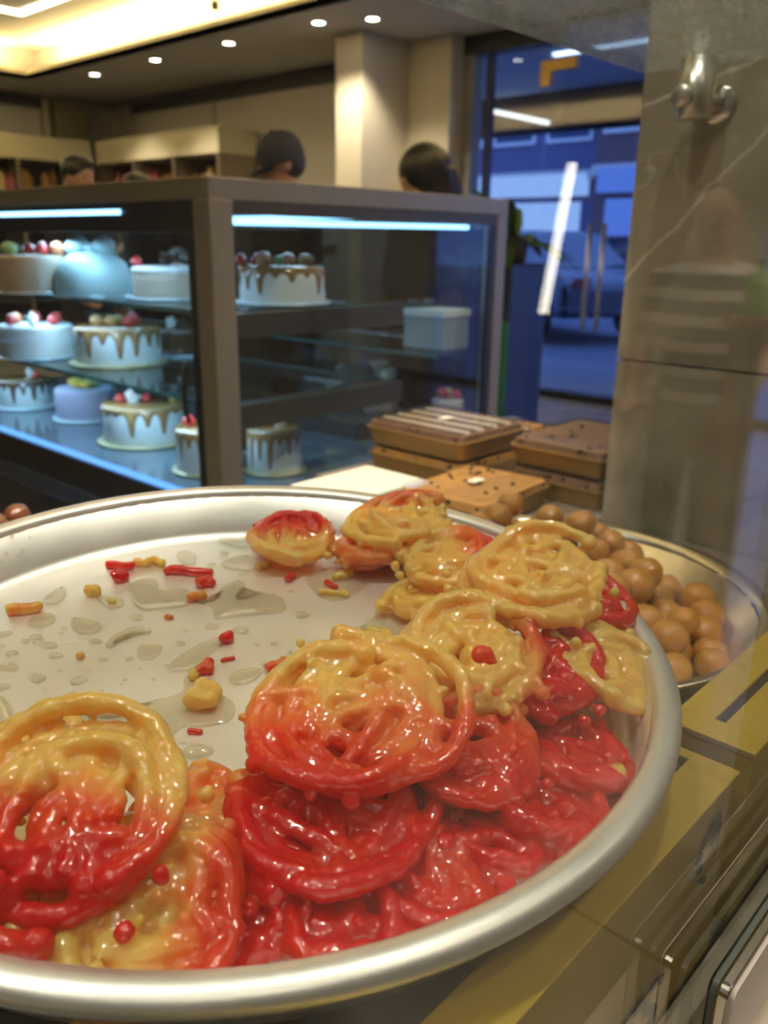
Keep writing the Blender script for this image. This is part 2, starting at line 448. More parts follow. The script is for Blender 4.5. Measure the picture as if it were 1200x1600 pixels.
building((21.0, 15.5, 0), 7, 6, 8.5, mat('plum_render', (0.14, 0.12, 0.18), 0.9, noise_amt=0.2), 'dusky purple building across the street beyond the door', pale, 3, 4)
building((19.0, 1.0, 0), 6, 6, 7.0, mat('grey_render', (0.25, 0.26, 0.30), 0.9, noise_amt=0.2), 'grey building with pink sign across the street', pink, 2, 3)

def car(loc, rotz, label):
    c = empty('parked_car', loc, rotz, label, 'car')
    paint = mat('black_car_paint', (0.01, 0.012, 0.02), 0.15, coat=1.0)
    bm = bmesh.new()
    prof = [(-2.1, 0.35), (-2.1, 0.75), (-1.9, 0.9), (-1.2, 0.95), (-0.6, 1.42), (0.9, 1.45), (1.6, 0.98), (2.05, 0.92), (2.1, 0.35)]
    A = [bm.verts.new((x, -0.85 if z < 1 else -0.68, z)) for x, z in prof]; B = [bm.verts.new((x, 0.85 if z < 1 else 0.68, z)) for x, z in prof]
    bm.faces.new(A); bm.faces.new(B[::-1])
    for i in range(len(prof)): j = (i+1) % len(prof); bm.faces.new((A[i], A[j], B[j], B[i]))
    obj('car_body', bm, paint, c, False, 0.06)
    for x in (-1.35, 1.3):
        for y in (-0.8, 0.8):
            lathe('wheel', [(0, -0.1), (0.3, -0.1), (0.33, -0.06), (0.33, 0.06), (0.3, 0.1), (0, 0.1)], M['black'], c, 20, m=Matrix.Translation((x, y, 0.33)) @ Matrix.Rotation(pi/2, 4, 'X'))
    for s in (-1, 1): box('tail_lamp', -2.12, -2.08, s*0.6-0.12, s*0.6+0.12, 0.7, 0.84, mat('tail_lamp_red', (0.25, 0.01, 0.01), 0.2), c)
    box('side_window', -0.5, 0.85, -0.78, -0.74, 1.0, 1.34, bwin, c)
    return c
car((11.0, 7.2, -0.03), radians(65), 'black car parked at the kerb outside the door')
car((15.5, 8.8, -0.03), radians(85), 'dark car farther down the street')

# ---------------------------------------------------------------- marble pier
def marble_material():
    m, n, l, b = nt('taupe_marble')
    b.inputs['Roughness'].default_value = 0.12
    b.inputs['Coat Weight'].default_value = 0.3
    tc = n.new('ShaderNodeTexCoord')
    def noise_n(scale, detail, dist=0.0):
        z = n.new('ShaderNodeTexNoise'); z.inputs['Scale'].default_value = scale; z.inputs['Detail'].default_value = detail; z.inputs['Distortion'].default_value = dist
        l.new(tc.outputs['Object'], z.inputs[0]); return z
    def math_n(op, a, bb=None):
        z = n.new('ShaderNodeMath'); z.operation = op
        for i, v in enumerate((a, bb)):
            if v is None: continue
            if isinstance(v, (int, float)): z.inputs[i].default_value = v
            else: l.new(v, z.inputs[i])
        return z.outputs[0]
    def ramp(src, p0, c0, p1, c1):
        z = n.new('ShaderNodeValToRGB'); e = z.color_ramp.elements
        e[0].position = p0; e[0].color = c0; e[1].position = p1; e[1].color = c1
        l.new(src, z.inputs[0]); return z.outputs[0]
    def mixc(f, a, c):
        z = n.new('ShaderNodeMix'); z.data_type = 'RGBA'
        l.new(f, z.inputs[0])
        for i, v in ((6, a), (7, c)):
            if isinstance(v, tuple): z.inputs[i].default_value = v
            else: l.new(v, z.inputs[i])
        return z.outputs[2]
    base = ramp(noise_n(6, 8, 0.6).outputs[0], 0.35, (0.24, 0.205, 0.15, 1), 0.7, (0.46, 0.40, 0.30, 1))
    fine = ramp(noise_n(45, 6, 1.5).outputs[0], 0.60, (0, 0, 0, 1), 0.80, (0.5, 0.5, 0.5, 1))
    base = mixc(fine, base, (0.48, 0.43, 0.34, 1))
    # fine branching veins
    vor = n.new('ShaderNodeTexVoronoi'); vor.feature = 'DISTANCE_TO_EDGE'; vor.inputs['Scale'].default_value = 7
    add = n.new('ShaderNodeVectorMath'); add.operation = 'MULTIPLY_ADD'
    nz = noise_n(9, 5); add.inputs[1].default_value = (0.22, 0.22, 0.22)
    l.new(nz.outputs[1], add.inputs[0]); l.new(tc.outputs['Object'], add.inputs[2]); l.new(add.outputs[0], vor.inputs[0])
    vein = ramp(vor.outputs[0], 0.0, (1, 1, 1, 1), 0.014, (0, 0, 0, 1))
    brk = ramp(noise_n(4, 2).outputs[0], 0.52, (0, 0, 0, 1), 0.66, (0.75, 0.75, 0.75, 1))
    z = n.new('ShaderNodeMath'); z.operation = 'MULTIPLY'; l.new(vein, z.inputs[0]); l.new(brk, z.inputs[1])
    base = mixc(z.outputs[0], base, (0.55, 0.50, 0.40, 1))
    # two long diagonal veins
    sep = n.new('ShaderNodeSeparateXYZ'); l.new(tc.outputs['Object'], sep.inputs[0])
    wob = math_n('MULTIPLY', math_n('SUBTRACT', noise_n(14, 6).outputs[0], 0.5), 0.035)
    for (p, q, wd, c) in ((Vector((1.0690, 0.3965, 1.3358)), Vector((1.0690, 0.5481, 1.1616)), 0.0028, (0.62, 0.55, 0.42, 1)),
                          (Vector((1.0690, 0.4559, 1.3916)), Vector((1.0690, 0.5579, 1.3662)), 0.0022, (0.60, 0.55, 0.45, 1))):
        dv = (q-p).normalized(); ny, nz2 = -dv.z, dv.y; off = ny*p.y+nz2*p.z
        s = math_n('ADD', math_n('MULTIPLY', sep.outputs[1], ny), math_n('MULTIPLY', sep.outputs[2], nz2))
        dd = math_n('ABSOLUTE', math_n('ADD', math_n('SUBTRACT', s, off), wob))
        f = ramp(dd, 0.0, (1, 1, 1, 1), wd, (0, 0, 0, 1))
        base = mixc(f, base, c)
    l.new(base, b.inputs['Base Color'])
    return m
MARB = marble_material()
MX, MYE = 1.069, 0.556
wr = struct(box('wall_right', MX+0.014, MX+0.5, -0.12, MYE-0.002, 0, HC, M['darkgrey']))
for (z0, z1) in ((0.0, 0.40), (0.402, 1.051), (1.0535, 1.70), (1.7025, 2.35), (2.3525, HC-0.001)):
    box('marble_tile', MX, MX+0.016, -0.12, MYE, z0, z1, MARB, wr, 0.0008)

# ---------------------------------------------------------------- counter, glass screen, top shelf
CZT = 0.82
ct = empty('serving_counter', (0, 0, 0), 0, 'stone topped serving counter under the sweet trays', 'counter')
tilem = mat('grey_brown_stone_tile', (0.22, 0.19, 0.15), 0.3, noise_amt=0.15, noise_scale=7)
box('counter_body', -1.6, 1.05, 0.06, 0.93, 0.0, 0.80, M['darkgrey'], ct)
box('counter_body', 1.05, 1.5, 0.60, 1.01, 0.0, 0.80, M['darkgrey'], ct)
xs = [-1.6, -1.2, -0.8, -0.4, 0.0, 0.30, 0.637, 0.94, 1.064]
ys = [0.121, 0.19, 0.55, 0.94]
for i in range(len(xs)-1):
    for j in range(len(ys)-1):
        box('top_tile', xs[i]+0.0008, xs[i+1]-0.0008, ys[j]+0.0008, ys[j+1]-0.0008, 0.80, CZT, tilem, ct, 0.0006)
box("top_tile", 1.066, 1.5, 0.56, 1.03, 0.80, CZT, tilem, ct, 0.0006)
box("top_tile", 0.9408, 1.0645, 0.9408, 1.03, 0.80, CZT, tilem, ct, 0.0006)
box('front_ledge', -1.6, 1.064, 0.068, 0.12, 0.78, CZT, M['stone_white'], ct, 0.004)

gs = empty('glass_screen', (0, 0, 0), 0, 'tall clear glass screen along the front of the counter', 'glass screen')
box('glass_pane', -1.5, 1.066, 0.100, 0.108, CZT, 1.405, M['glass'], gs)
ts = empty('glass_top_shelf', (0, 0, 0), 0, 'scuffed glass shelf over the counter meeting the marble wall', 'glass shelf')
box('shelf_plate', -1.5, 1.066, 0.09, 0.557, 1.4055, 1.4145, M['top_glass'], ts)
box('shelf_edge', -1.5, 1.066, 0.557, 0.5585, 1.4055, 1.4145, mat('frosted_glass_edge', (0.75, 0.80, 0.74), 0.3, noise_amt=0.3, noise_scale=60), ts)

br = empty('shelf_bracket', (MX, 0.457, 1.361), 0, 'satin steel bracket bolting the glass shelf to the marble', 'bracket')
lathe('bracket_rod', [(0, -0.020), (0.0185, -0.020), (0.020, -0.0185), (0.020, 0.0445), (0, 0.0445)], M['steel'], br, 32, m=Matrix.Translation((-0.041, 0.012, 0)))
lathe('wall_rosette', [(0, 0.006), (0.019, 0.006), (0.0215, 0.004), (0.0215, 0.0), (0, 0)], M['chrome'], br, 36, m=Matrix.Rotation(-pi/2, 4, 'Y'))
tube('standoff', [(0, 0, 0), (-0.04, 0.010, 0)], 0.009, M['steel'], br, 16)
lathe('set_screw', [(0, 0.0), (0.0115, 0.0), (0.0115, 0.014), (0.0105, 0.015), (0, 0.015)], M['steel'], br, 24, m=Matrix.Translation((-0.056, 0.016, 0.003)) @ Matrix.Rotation(-pi/2, 4, 'Y'))

# framed plate standing on the ledge outside the screen
sp = empty('sign_plate', (0, 0, 0), 0, 'white sign plate with chrome rim leaning on the ledge', 'sign')
def rounded_plate(name, x0, x1, z0, z1, r, y0, y1, m_, parent, bevel=0):
    bm = bmesh.new(); pts = []
    for cx, cz, a0 in ((x1-r, z1-r, 0), (x0+r, z1-r, pi/2), (x0+r, z0+r, pi), (x1-r, z0+r, 1.5*pi)):
        for k in range(6): a = a0+k*pi/10; pts.append((cx+r*cos(a), cz+r*sin(a)))
    A = [bm.verts.new((x, y0, z)) for x, z in pts]; B = [bm.verts.new((x, y1, z)) for x, z in pts]
    bm.faces.new(A); bm.faces.new(B[::-1])
    for i in range(len(pts)): j = (i+1) % len(pts); bm.faces.new((A[i], A[j], B[j], B[i]))
    return obj(name, bm, m_, parent, False, bevel)
rounded_plate('backing_glass', 0.344, 0.66, CZT, 0.862, 0.006, 0.0955, 0.0985, mat('dark_glass_edge', (0.06, 0.08, 0.07), 0.12, noise_amt=0.1), sp)
rounded_plate('backing_glass', 0.332, 0.66, CZT, 0.873, 0.006, 0.0910, 0.0940, mat('grey_glass_edge', (0.16, 0.18, 0.16), 0.12, noise_amt=0.1), sp)
rounded_plate('metal_rim', 0.326, 0.66, CZT, 0.878, 0.006, 0.084, 0.0895, M['chrome'], sp, 0.001)
rounded_plate('white_face', 0.330, 0.656, CZT+0.003, 0.875, 0.005, 0.0825, 0.0845, mat('white_face_panel', (0.8, 0.72, 0.66), 0.35, noise_amt=0.02), sp)

# ================================================================ the big tray
TRAY = Matrix(((0.99961, 0.00000, -0.02792, 0.27078), (-0.00174, 0.99805, -0.06242, 0.35807), (0.02787, 0.06245, 0.99766, 0.95185), (0,0,0,1)))
alum = mat('aluminium', (0.82, 0.80, 0.76), 0.42, 0.85, noise_amt=0.10, noise_scale=25, bump=0.06, bump_scale=140, rough_var=0.08)
alum_floor = mat('worn_aluminium', (0.82, 0.80, 0.75), 0.45, 0.8, noise_amt=0.10, noise_scale=18, bump=0.08, bump_scale=220, rough_var=0.10)
tr = empty('serving_tray', (0, 0, 0), 0, 'large round aluminium tray of jalebi sweets with a rolled rim', 'tray')
tr.matrix_world = TRAY
lathe('tray_floor', [(0, 0), (0.08, 0), (0.16, 0), (0.212, 0.0), (0.2125, -0.0016), (0.1, -0.0016), (0, -0.0016)], alum_floor, tr, 96, True)
lathe('tray_wall', [(0.2115, 0.0), (0.217, 0.0014), (0.2205, 0.005), (0.2255, 0.0345), (0.227, 0.0345), (0.2222, 0.004), (0.218, -0.0008), (0.2115, -0.0016)], alum, tr, 96)
lathe('tray_rim', [(0.2252, 0.0335), (0.2258, 0.0366), (0.228, 0.0385), (0.233, 0.0392), (0.2375, 0.0382), (0.2398, 0.0355), (0.2402, 0.032), (0.2385, 0.029), (0.2365, 0.0288), (0.2375, 0.032), (0.236, 0.0355), (0.232, 0.0365), (0.2275, 0.0355), (0.2252, 0.0335)], alum, tr, 128)
TN = Vector((TRAY[0][2], TRAY[1][2], TRAY[2][2]))

# ---------------------------------------------------------------- jalebi
def jalebi_material():
    m, n, l, b = nt('syrupy_jalebi')
    at_ = n.new('ShaderNodeAttribute'); at_.attribute_name = 'red'
    tc = n.new('ShaderNodeTexCoord')
    nz = n.new('ShaderNodeTexNoise'); nz.inputs['Scale'].default_value = 60; nz.inputs['Detail'].default_value = 4
    l.new(tc.outputs['Object'], nz.inputs[0])
    y = n.new('ShaderNodeMix'); y.data_type = 'RGBA'
    y.inputs[6].default_value = (1.0, 0.47, 0.055, 1); y.inputs[7].default_value = (1.0, 0.74, 0.26, 1)
    l.new(nz.outputs[0], y.inputs[0])
    rp = n.new('ShaderNodeValToRGB'); e = rp.color_ramp.elements
    e[0].position = 0.0; e[0].color = (0, 0, 0, 1); e[1].position = 1.0; e[1].color = (1, 1, 1, 1)
    l.new(at_.outputs['Fac'], rp.inputs[0])
    cr = n.new('ShaderNodeValToRGB'); e = cr.color_ramp.elements
    e[0].position = 0.0; e[0].color = (1.0, 0.20, 0.03, 1)
    e[1].position = 1.0; e[1].color = (0.74, 0.006, 0.004, 1)
    l.new(at_.outputs['Fac'], cr.inputs[0])
    mx = n.new('ShaderNodeMix'); mx.data_type = 'RGBA'
    mr = n.new('ShaderNodeMapRange'); mr.inputs[1].default_value = 0.12; mr.inputs[2].default_value = 0.55
    l.new(at_.outputs['Fac'], mr.inputs[0])
    l.new(mr.outputs[0], mx.inputs[0]); l.new(y.outputs[2], mx.inputs[6]); l.new(cr.outputs[0], mx.inputs[7])
    l.new(mx.outputs[2], b.inputs['Base Color'])
    b.inputs['Roughness'].default_value = 0.35
    b.inputs['IOR'].default_value = 1.42
    b.inputs['Subsurface Weight'].default_value = 1.0
    b.inputs['Subsurface Radius'].default_value = (0.014, 0.009, 0.004)
    b.inputs['Subsurface Scale'].default_value = 1.0
    b.inputs['Transmission Weight'].default_value = 0.0
    b.inputs['Coat Weight'].default_value = 0.0
    nb = n.new('ShaderNodeTexNoise'); nb.inputs['Scale'].default_value = 220; nb.inputs['Detail'].default_value = 3
    l.new(tc.outputs['Object'], nb.inputs[0])
    bp = n.new('ShaderNodeBump'); bp.inputs['Strength'].default_value = 0.28; bp.inputs['Distance'].default_value = 0.0010
    l.new(nb.outputs[0], bp.inputs['Height']); l.new(bp.outputs[0], b.inputs['Normal']); l.new(bp.outputs[0], b.inputs['Coat Normal'])
    # the sugar glass lets some light straight through, tinted by its own colour
    out = [k for k in n if k.type == 'OUTPUT_MATERIAL'][0]
    tr_ = n.new('ShaderNodeBsdfTransparent'); ms = n.new('ShaderNodeMixShader'); ms.inputs[0].default_value = 0.42
    l.new(mx.outputs[2], tr_.inputs[0]); l.new(b.outputs[0], ms.inputs[1]); l.new(tr_.outputs[0], ms.inputs[2])
    lw = n.new('ShaderNodeLayerWeight'); l.new(bp.outputs[0], lw.inputs['Normal'])
    pw = n.new('ShaderNodeMath'); pw.operation = 'POWER'; pw.inputs[1].default_value = 5.0
    fr = n.new('ShaderNodeMath'); fr.operation = 'MULTIPLY_ADD'; fr.inputs[1].default_value = 0.6; fr.inputs[2].default_value = 0.055
    l.new(lw.outputs['Facing'], pw.inputs[0]); l.new(pw.outputs[0], fr.inputs[0])
    gl = n.new('ShaderNodeBsdfGlossy'); gl.inputs['Roughness'].default_value = 0.07; l.new(bp.outputs[0], gl.inputs['Normal'])
    mg = n.new('ShaderNodeMixShader'); l.new(fr.outputs[0], mg.inputs[0]); l.new(ms.outputs[0], mg.inputs[1]); l.new(gl.outputs[0], mg.inputs[2]); l.new(mg.outputs[0], out.inputs[0])
    return m
JAL = jalebi_material()

def jalebi_mesh(seed, R, r=0.0052, turns=3.0, squash=0.9, redfn=None, knobs=16, voxel=0.0012):
    rnd = random.Random(seed)
    bm = bmesh.new()
    def wob(a, s): return noise.noise(Vector((cos(a)*1.3, sin(a)*1.3, s*7.3+seed*3.1)))
    # main coil
    pts, rad = [], []
    n = int(26*turns)
    ph = rnd.uniform(0, 6.28)
    for i in range(n):
        u = i/(n-1); a = ph+u*turns*2*pi
        rr = (0.10+0.90*u**0.85)*(R-r)*(1+0.14*wob(a*0.5, u*2))
        z = r*(0.9+0.9*noise.noise(Vector((a*0.35, seed, 1.0))))+0.0025*sin(a*1.5+seed)
        pts.append((rr*cos(a)+0.06*R*wob(u*9, 3), rr*sin(a)*squash+0.06*R*wob(u*9, 5), z))
        rad.append(r*(1+0.22*noise.noise(Vector((u*turns*7, seed*1.7, 4)))))
    add_tube(bm, pts, rad, 8)
    add_ball(bm, pts[-1], r*1.25, 2); add_ball(bm, pts[0], r*1.3, 2)
    # outer double loops that cross the coil
    for k in range(rnd.randint(2, 3)):
        q, qr = [], []
        a0 = rnd.uniform(0, 6.28); ext = rnd.uniform(0.55, 0.95)*2*pi
        ox, oy = rnd.uniform(-0.22, 0.22)*R, rnd.uniform(-0.22, 0.22)*R
        rk = R*rnd.uniform(0.55, 0.86); zz = r*rnd.uniform(1.6, 2.4)
        m_ = 30
        for i in range(m_):
            u = i/(m_-1); a = a0+u*ext
            rr = rk*(1+0.12*wob(a, k+9))
            q.append((ox+rr*cos(a), oy+rr*sin(a)*squash, zz+r*0.7*sin(a*2+k)-r*0.8*abs(u-0.5)))
            qr.append(r*0.92*(1+0.25*noise.noise(Vector((u*9, seed, k+2.2)))))
        add_tube(bm, q, qr, 8)
        add_ball(bm, q[-1], r*1.2, 2); add_ball(bm, q[0], r*1.1, 2)
    # radial dribbles across the middle
    for k in range(6):
        a = rnd.uniform(0, 6.28); p0 = Vector((R*0.75*cos(a), R*0.75*sin(a)*squash, r*1.4)); a += rnd.uniform(1.8, 3.6)
        p1 = Vector((R*0.55*cos(a), R*0.55*sin(a)*squash, r*1.8))
        mid = (p0+p1)/2+Vector((rnd.uniform(-.3, .3)*R, rnd.uniform(-.3, .3)*R, r*0.5))
        c = [(p0*(1-t)**2+mid*2*t*(1-t)+p1*t*t) for t in [i/9 for i in range(10)]]
        add_tube(bm, c, [r*0.8*(1+0.3*noise.noise(Vector((i*0.8, seed, k)))) for i in range(10)], 8)
    # knobs of batter on the rim and on top
    for k in range(knobs):
        a = rnd.uniform(0, 6.28); rr = R*rnd.uniform(0.88, 1.06) if k % 3 else R*rnd.uniform(0.2, 0.8)
        add_ball(bm, (rr*cos(a), rr*sin(a)*squash, r*rnd.uniform(0.4, 1.6) if k % 3 else r*rnd.uniform(1.8, 2.6)), r*rnd.uniform(0.45, 0.85), 2)
    me = remeshed(bm, voxel, 3)
    at_ = me.attributes.new('red', 'FLOAT', 'POINT')
    vals = []; cos_ = []
    nrms = [v.normal.copy() for v in me.vertices]
    for v, nv in zip(me.vertices, nrms):
        p = v.co
        nn = noise.noise(p*38+Vector((seed, 0, 0)))*0.22+noise.noise(p*110+Vector((0, seed, 0)))*0.10
        vals.append(min(1.0, max(0.0, (redfn(p/R) if redfn else 0)+nn)))
        d = noise.noise(p*330+Vector((seed, seed, 0)))*0.0005+noise.noise(p*140)*0.0009
        cos_.extend(p+nv*d)
    at_.data.foreach_set('value', vals)
    me.vertices.foreach_set('co', cos_); me.update()
    return me

def place(o, loc, normal, spin=0.0):
    nrm = Vector(normal).normalized()
    q = nrm.to_track_quat('Z', 'Y')
    o.matrix_world = Matrix.Translation(loc) @ q.to_matrix().to_4x4() @ Matrix.Rotation(spin, 4, 'Z')

CAMH = Vector((0.735, 0.678, 0))      # away from the viewer, along the floor
RIGHT = Vector((0.678, -0.735, 0))
def tilt(away=0.0, right=0.0):         # surface normal leaned by slopes (positive = normal leans away / to the right)
    return (TN + CAMH*away + RIGHT*right).normalized()

# red(p): share of red dye, in the plane of each sweet; a direction (toward viewer -> front) makes two-coloured ones
def grad(ang, mid=0.0, w=0.5, lo=0.0, hi=1.0):
    c, s = cos(ang), sin(ang)
    def f(p): 
        t = ((p.x*c+p.y*s)-mid)/w*0.5+0.5
        return lo+(hi-lo)*min(1, max(0, t))
    return f
def flat(v): return lambda p: v
FRONT = math.atan2(-0.678, -0.735); BACK = FRONT+pi; RGT = math.atan2(-0.735, 0.678); LFT = RGT+pi

JALEBI = [
 # location, R, normal, red, turns, label
 ((0.4088, 0.4711, 0.9728), 0.036, tilt(-0.15, 0.0), grad(BACK, 0.1, 0.5, 0.0, 0.95), 2.6, 'yellow and red jalebi at the far left end of the pile'),
 ((0.4267, 0.5027, 0.9713), 0.028, tilt(-0.1, -0.1), flat(0.85), 2.2, 'small red jalebi piece tucked behind the far left yellow one'),
 ((0.4438, 0.4259, 0.9670), 0.034, tilt(0.0, 0.0), flat(0.35), 2.4, 'orange jalebi half hidden under the far yellow ones'),
 ((0.5070, 0.4382, 0.9675), 0.046, tilt(0.0, 0.0), flat(0.95), 2.8, 'red jalebi showing behind the back of the pile'),
 ((0.4695, 0.4139, 0.9870), 0.045, tilt(-0.12, -0.1), grad(BACK, 0.55, 0.4, 0.0, 0.9), 2.8, 'yellow jalebi with red far edge at the back'),
 ((0.4480, 0.3498, 0.9783), 0.043, tilt(-0.1, -0.15), grad(RGT, 0.45, 0.5, 0.0, 0.9), 2.8, 'pale yellow jalebi with a red right side behind the topmost'),
 ((0.4104, 0.3442, 0.9589), 0.025, tilt(0.0, -0.1), flat(0.05), 1.8, 'small yellow jalebi lump lying on the tray floor'),
 ((0.4348, 0.2374, 0.9850), 0.040, tilt(-0.05, 0.2), flat(0.92), 2.6, 'red jalebi poking out under the topmost yellow one'),
 ((0.4061, 0.2531, 1.0052), 0.053, tilt(-0.16, -0.08), flat(-0.05), 3.2, 'big golden yellow jalebi on top of the pile'),
 ((0.3938, 0.1917, 0.9729), 0.038, tilt(-0.3, 0.35), flat(0.03), 2.8, 'yellow jalebi leaning on the right rim of the tray'),
 ((0.3627, 0.2444, 0.9533), 0.050, tilt(0.0, 0.0), flat(0.9), 2.8, 'red jalebi buried under the middle of the pile'),
 ((0.3602, 0.2101, 0.9752), 0.036, tilt(-0.25, 0.05), flat(1.0), 2.6, 'deep red jalebi in front of the right yellow one'),
 ((0.3269, 0.2397, 0.9861), 0.047, tilt(-0.22, -0.1), grad(RGT, 0.75, 0.4, 0.0, 0.9), 3.0, 'yellow jalebi with a large loop in the middle'),
 ((0.3361, 0.1753, 0.9462), 0.034, tilt(0.1, 0.1), flat(1.0), 2.4, 'dark red jalebi low by the right wall of the tray'),
 ((0.2929, 0.1681, 0.9436), 0.032, tilt(0.05, 0.15), flat(1.0), 2.3, 'added dark red jalebi standing in for shade near the front right rim'),  # added to darken tray floor where shade and red reflection fall
 ((0.2636, 0.1742, 0.9432), 0.030, tilt(0.0, 0.05), flat(1.0), 2.2, 'added dark red jalebi standing in for shade between front coil and right rim'),  # also added, covers pale floor that lies in shade
 ((0.2856, 0.2009, 0.9645), 0.038, tilt(-0.2, 0.1), grad(FRONT, -0.2, 0.6, 0.5, 0.95), 2.6, 'orange red jalebi right of the two toned one'),
 ((0.2623, 0.2396, 0.9502), 0.050, tilt(0.0, 0.0), flat(0.85), 2.8, 'red jalebi under the front of the pile'),
 ((0.2091, 0.2284, 0.9580), 0.053, tilt(-0.15, 0.05), grad(FRONT, -0.35, 0.5, 0.55, 1.0), 2.9, 'large glossy red jalebi coil at the front'),
 ((0.2445, 0.2463, 0.9882), 0.052, tilt(-0.28, 0.0), grad(FRONT, 0.15, 0.7, 0.0, 0.8), 3.1, 'two toned jalebi, yellow behind and orange in front'),
 ((0.2285, 0.1839, 0.9438), 0.032, tilt(-0.2, 0.1), flat(0.95), 2.4, 'red jalebi at the foot of the pile by the front rim'),
 ((0.1716, 0.2127, 0.9430), 0.032, tilt(-0.05, 0.0), flat(0.95), 2.3, 'red jalebi lying low against the front rim'),
 ((0.1876, 0.1889, 0.9419), 0.028, tilt(0.0, 0.0), flat(0.98), 2.2, 'small red jalebi wedged between the front rim and the big red coil'),
 ((0.1680, 0.2605, 0.9589), 0.032, tilt(-0.1, 0.3), flat(0.30), 2.2, 'orange jalebi end between the two front heaps'),
 ((0.1032, 0.2756, 0.9460), 0.042, tilt(0.0, 0.0), flat(0.95), 2.6, 'red jalebi underneath the left heap'),
 ((0.1258, 0.2345, 0.9621), 0.044, tilt(-0.28, 0.05), grad(RGT, 0.5, 0.5, 0.03, 0.9), 2.8, 'pale yellow jalebi with a red right edge at the front rim'),
 ((0.1202, 0.3269, 0.9778), 0.034, tilt(-0.1, -0.1), flat(0.0), 2.4, 'yellow jalebi cut by the left side of the picture'),
 ((0.1174, 0.2692, 0.9861), 0.051, tilt(-0.30, 0.0), grad(FRONT, 0.05, 0.4, 0.05, 1.0), 3.0, 'two toned jalebi of the left heap with a deep red front'),
]
for k, (loc, R, nrm, rf, turns, lab) in enumerate(JALEBI):
    # colour gradients are given in world directions: turn them into the sweet's own frame
    me = jalebi_mesh(11+k*7, R, 0.0050 if R > 0.03 else 0.0045, turns+0.6, random.Random(k).uniform(0.84, 1.0), rf, 16 if R > 0.03 else 9)
    me.materials.append(JAL)
    me.name = 'jalebi'
    o = link_mesh('jalebi', me)
    q = Vector(nrm); x = Vector((1, 0, 0)); x = (x-q*x.dot(q)).normalized(); y = q.cross(x)
    o.matrix_world = Matrix(((x.x, y.x, q.x, loc[0]), (x.y, y.y, q.y, loc[1]), (x.z, y.z, q.z, loc[2]), (0, 0, 0, 1)))
    tag(o, lab, 'jalebi', 'jalebi sweets piled in the tray')

# ---------------------------------------------------------------- crumbs of jalebi
def crumb(loc, length, r, ang, red, label, lumps=0, bend=0.0):
    rnd = random.Random(int(loc[0]*1e5)); bm = bmesh.new()
    n = 8; pts = []
    for i in range(n):
        u = i/(n-1)-0.5
        pts.append((u*length, bend*length*(0.25-u*u)*2, r*0.8+0.15*r*sin(i)))
    add_tube(bm, pts, [r*(1+0.25*noise.noise(Vector((i*0.9, loc[0]*50, 0)))) for i in range(n)], 8)
    for i in range(2+lumps):
        p = pts[rnd.randrange(n)]
        add_ball(bm, (p[0], p[1]+rnd.uniform(-r, r)*(0.4+0.5*lumps), p[2]), r*rnd.uniform(0.7, 1.1), 2)
    me = remeshed(bm, max(0.0005, r*0.22), 2)
    at_ = me.attributes.new('red', 'FLOAT', 'POINT')
    at_.data.foreach_set('value', [min(1, max(0, red+0.2*noise.noise(v.co*200))) for v in me.vertices])
    me.materials.append(JAL)
    o = link_mesh('jalebi_crumb', me)
    o.matrix_world = Matrix.Translation(loc) @ TRAY.to_3x3().to_4x4() @ Matrix.Rotation(ang, 4, 'Z')
    return tag(o, label, 'crumb', 'jalebi crumbs on the tray floor')
A_R = RGT                                   # crumbs lying left-right as seen
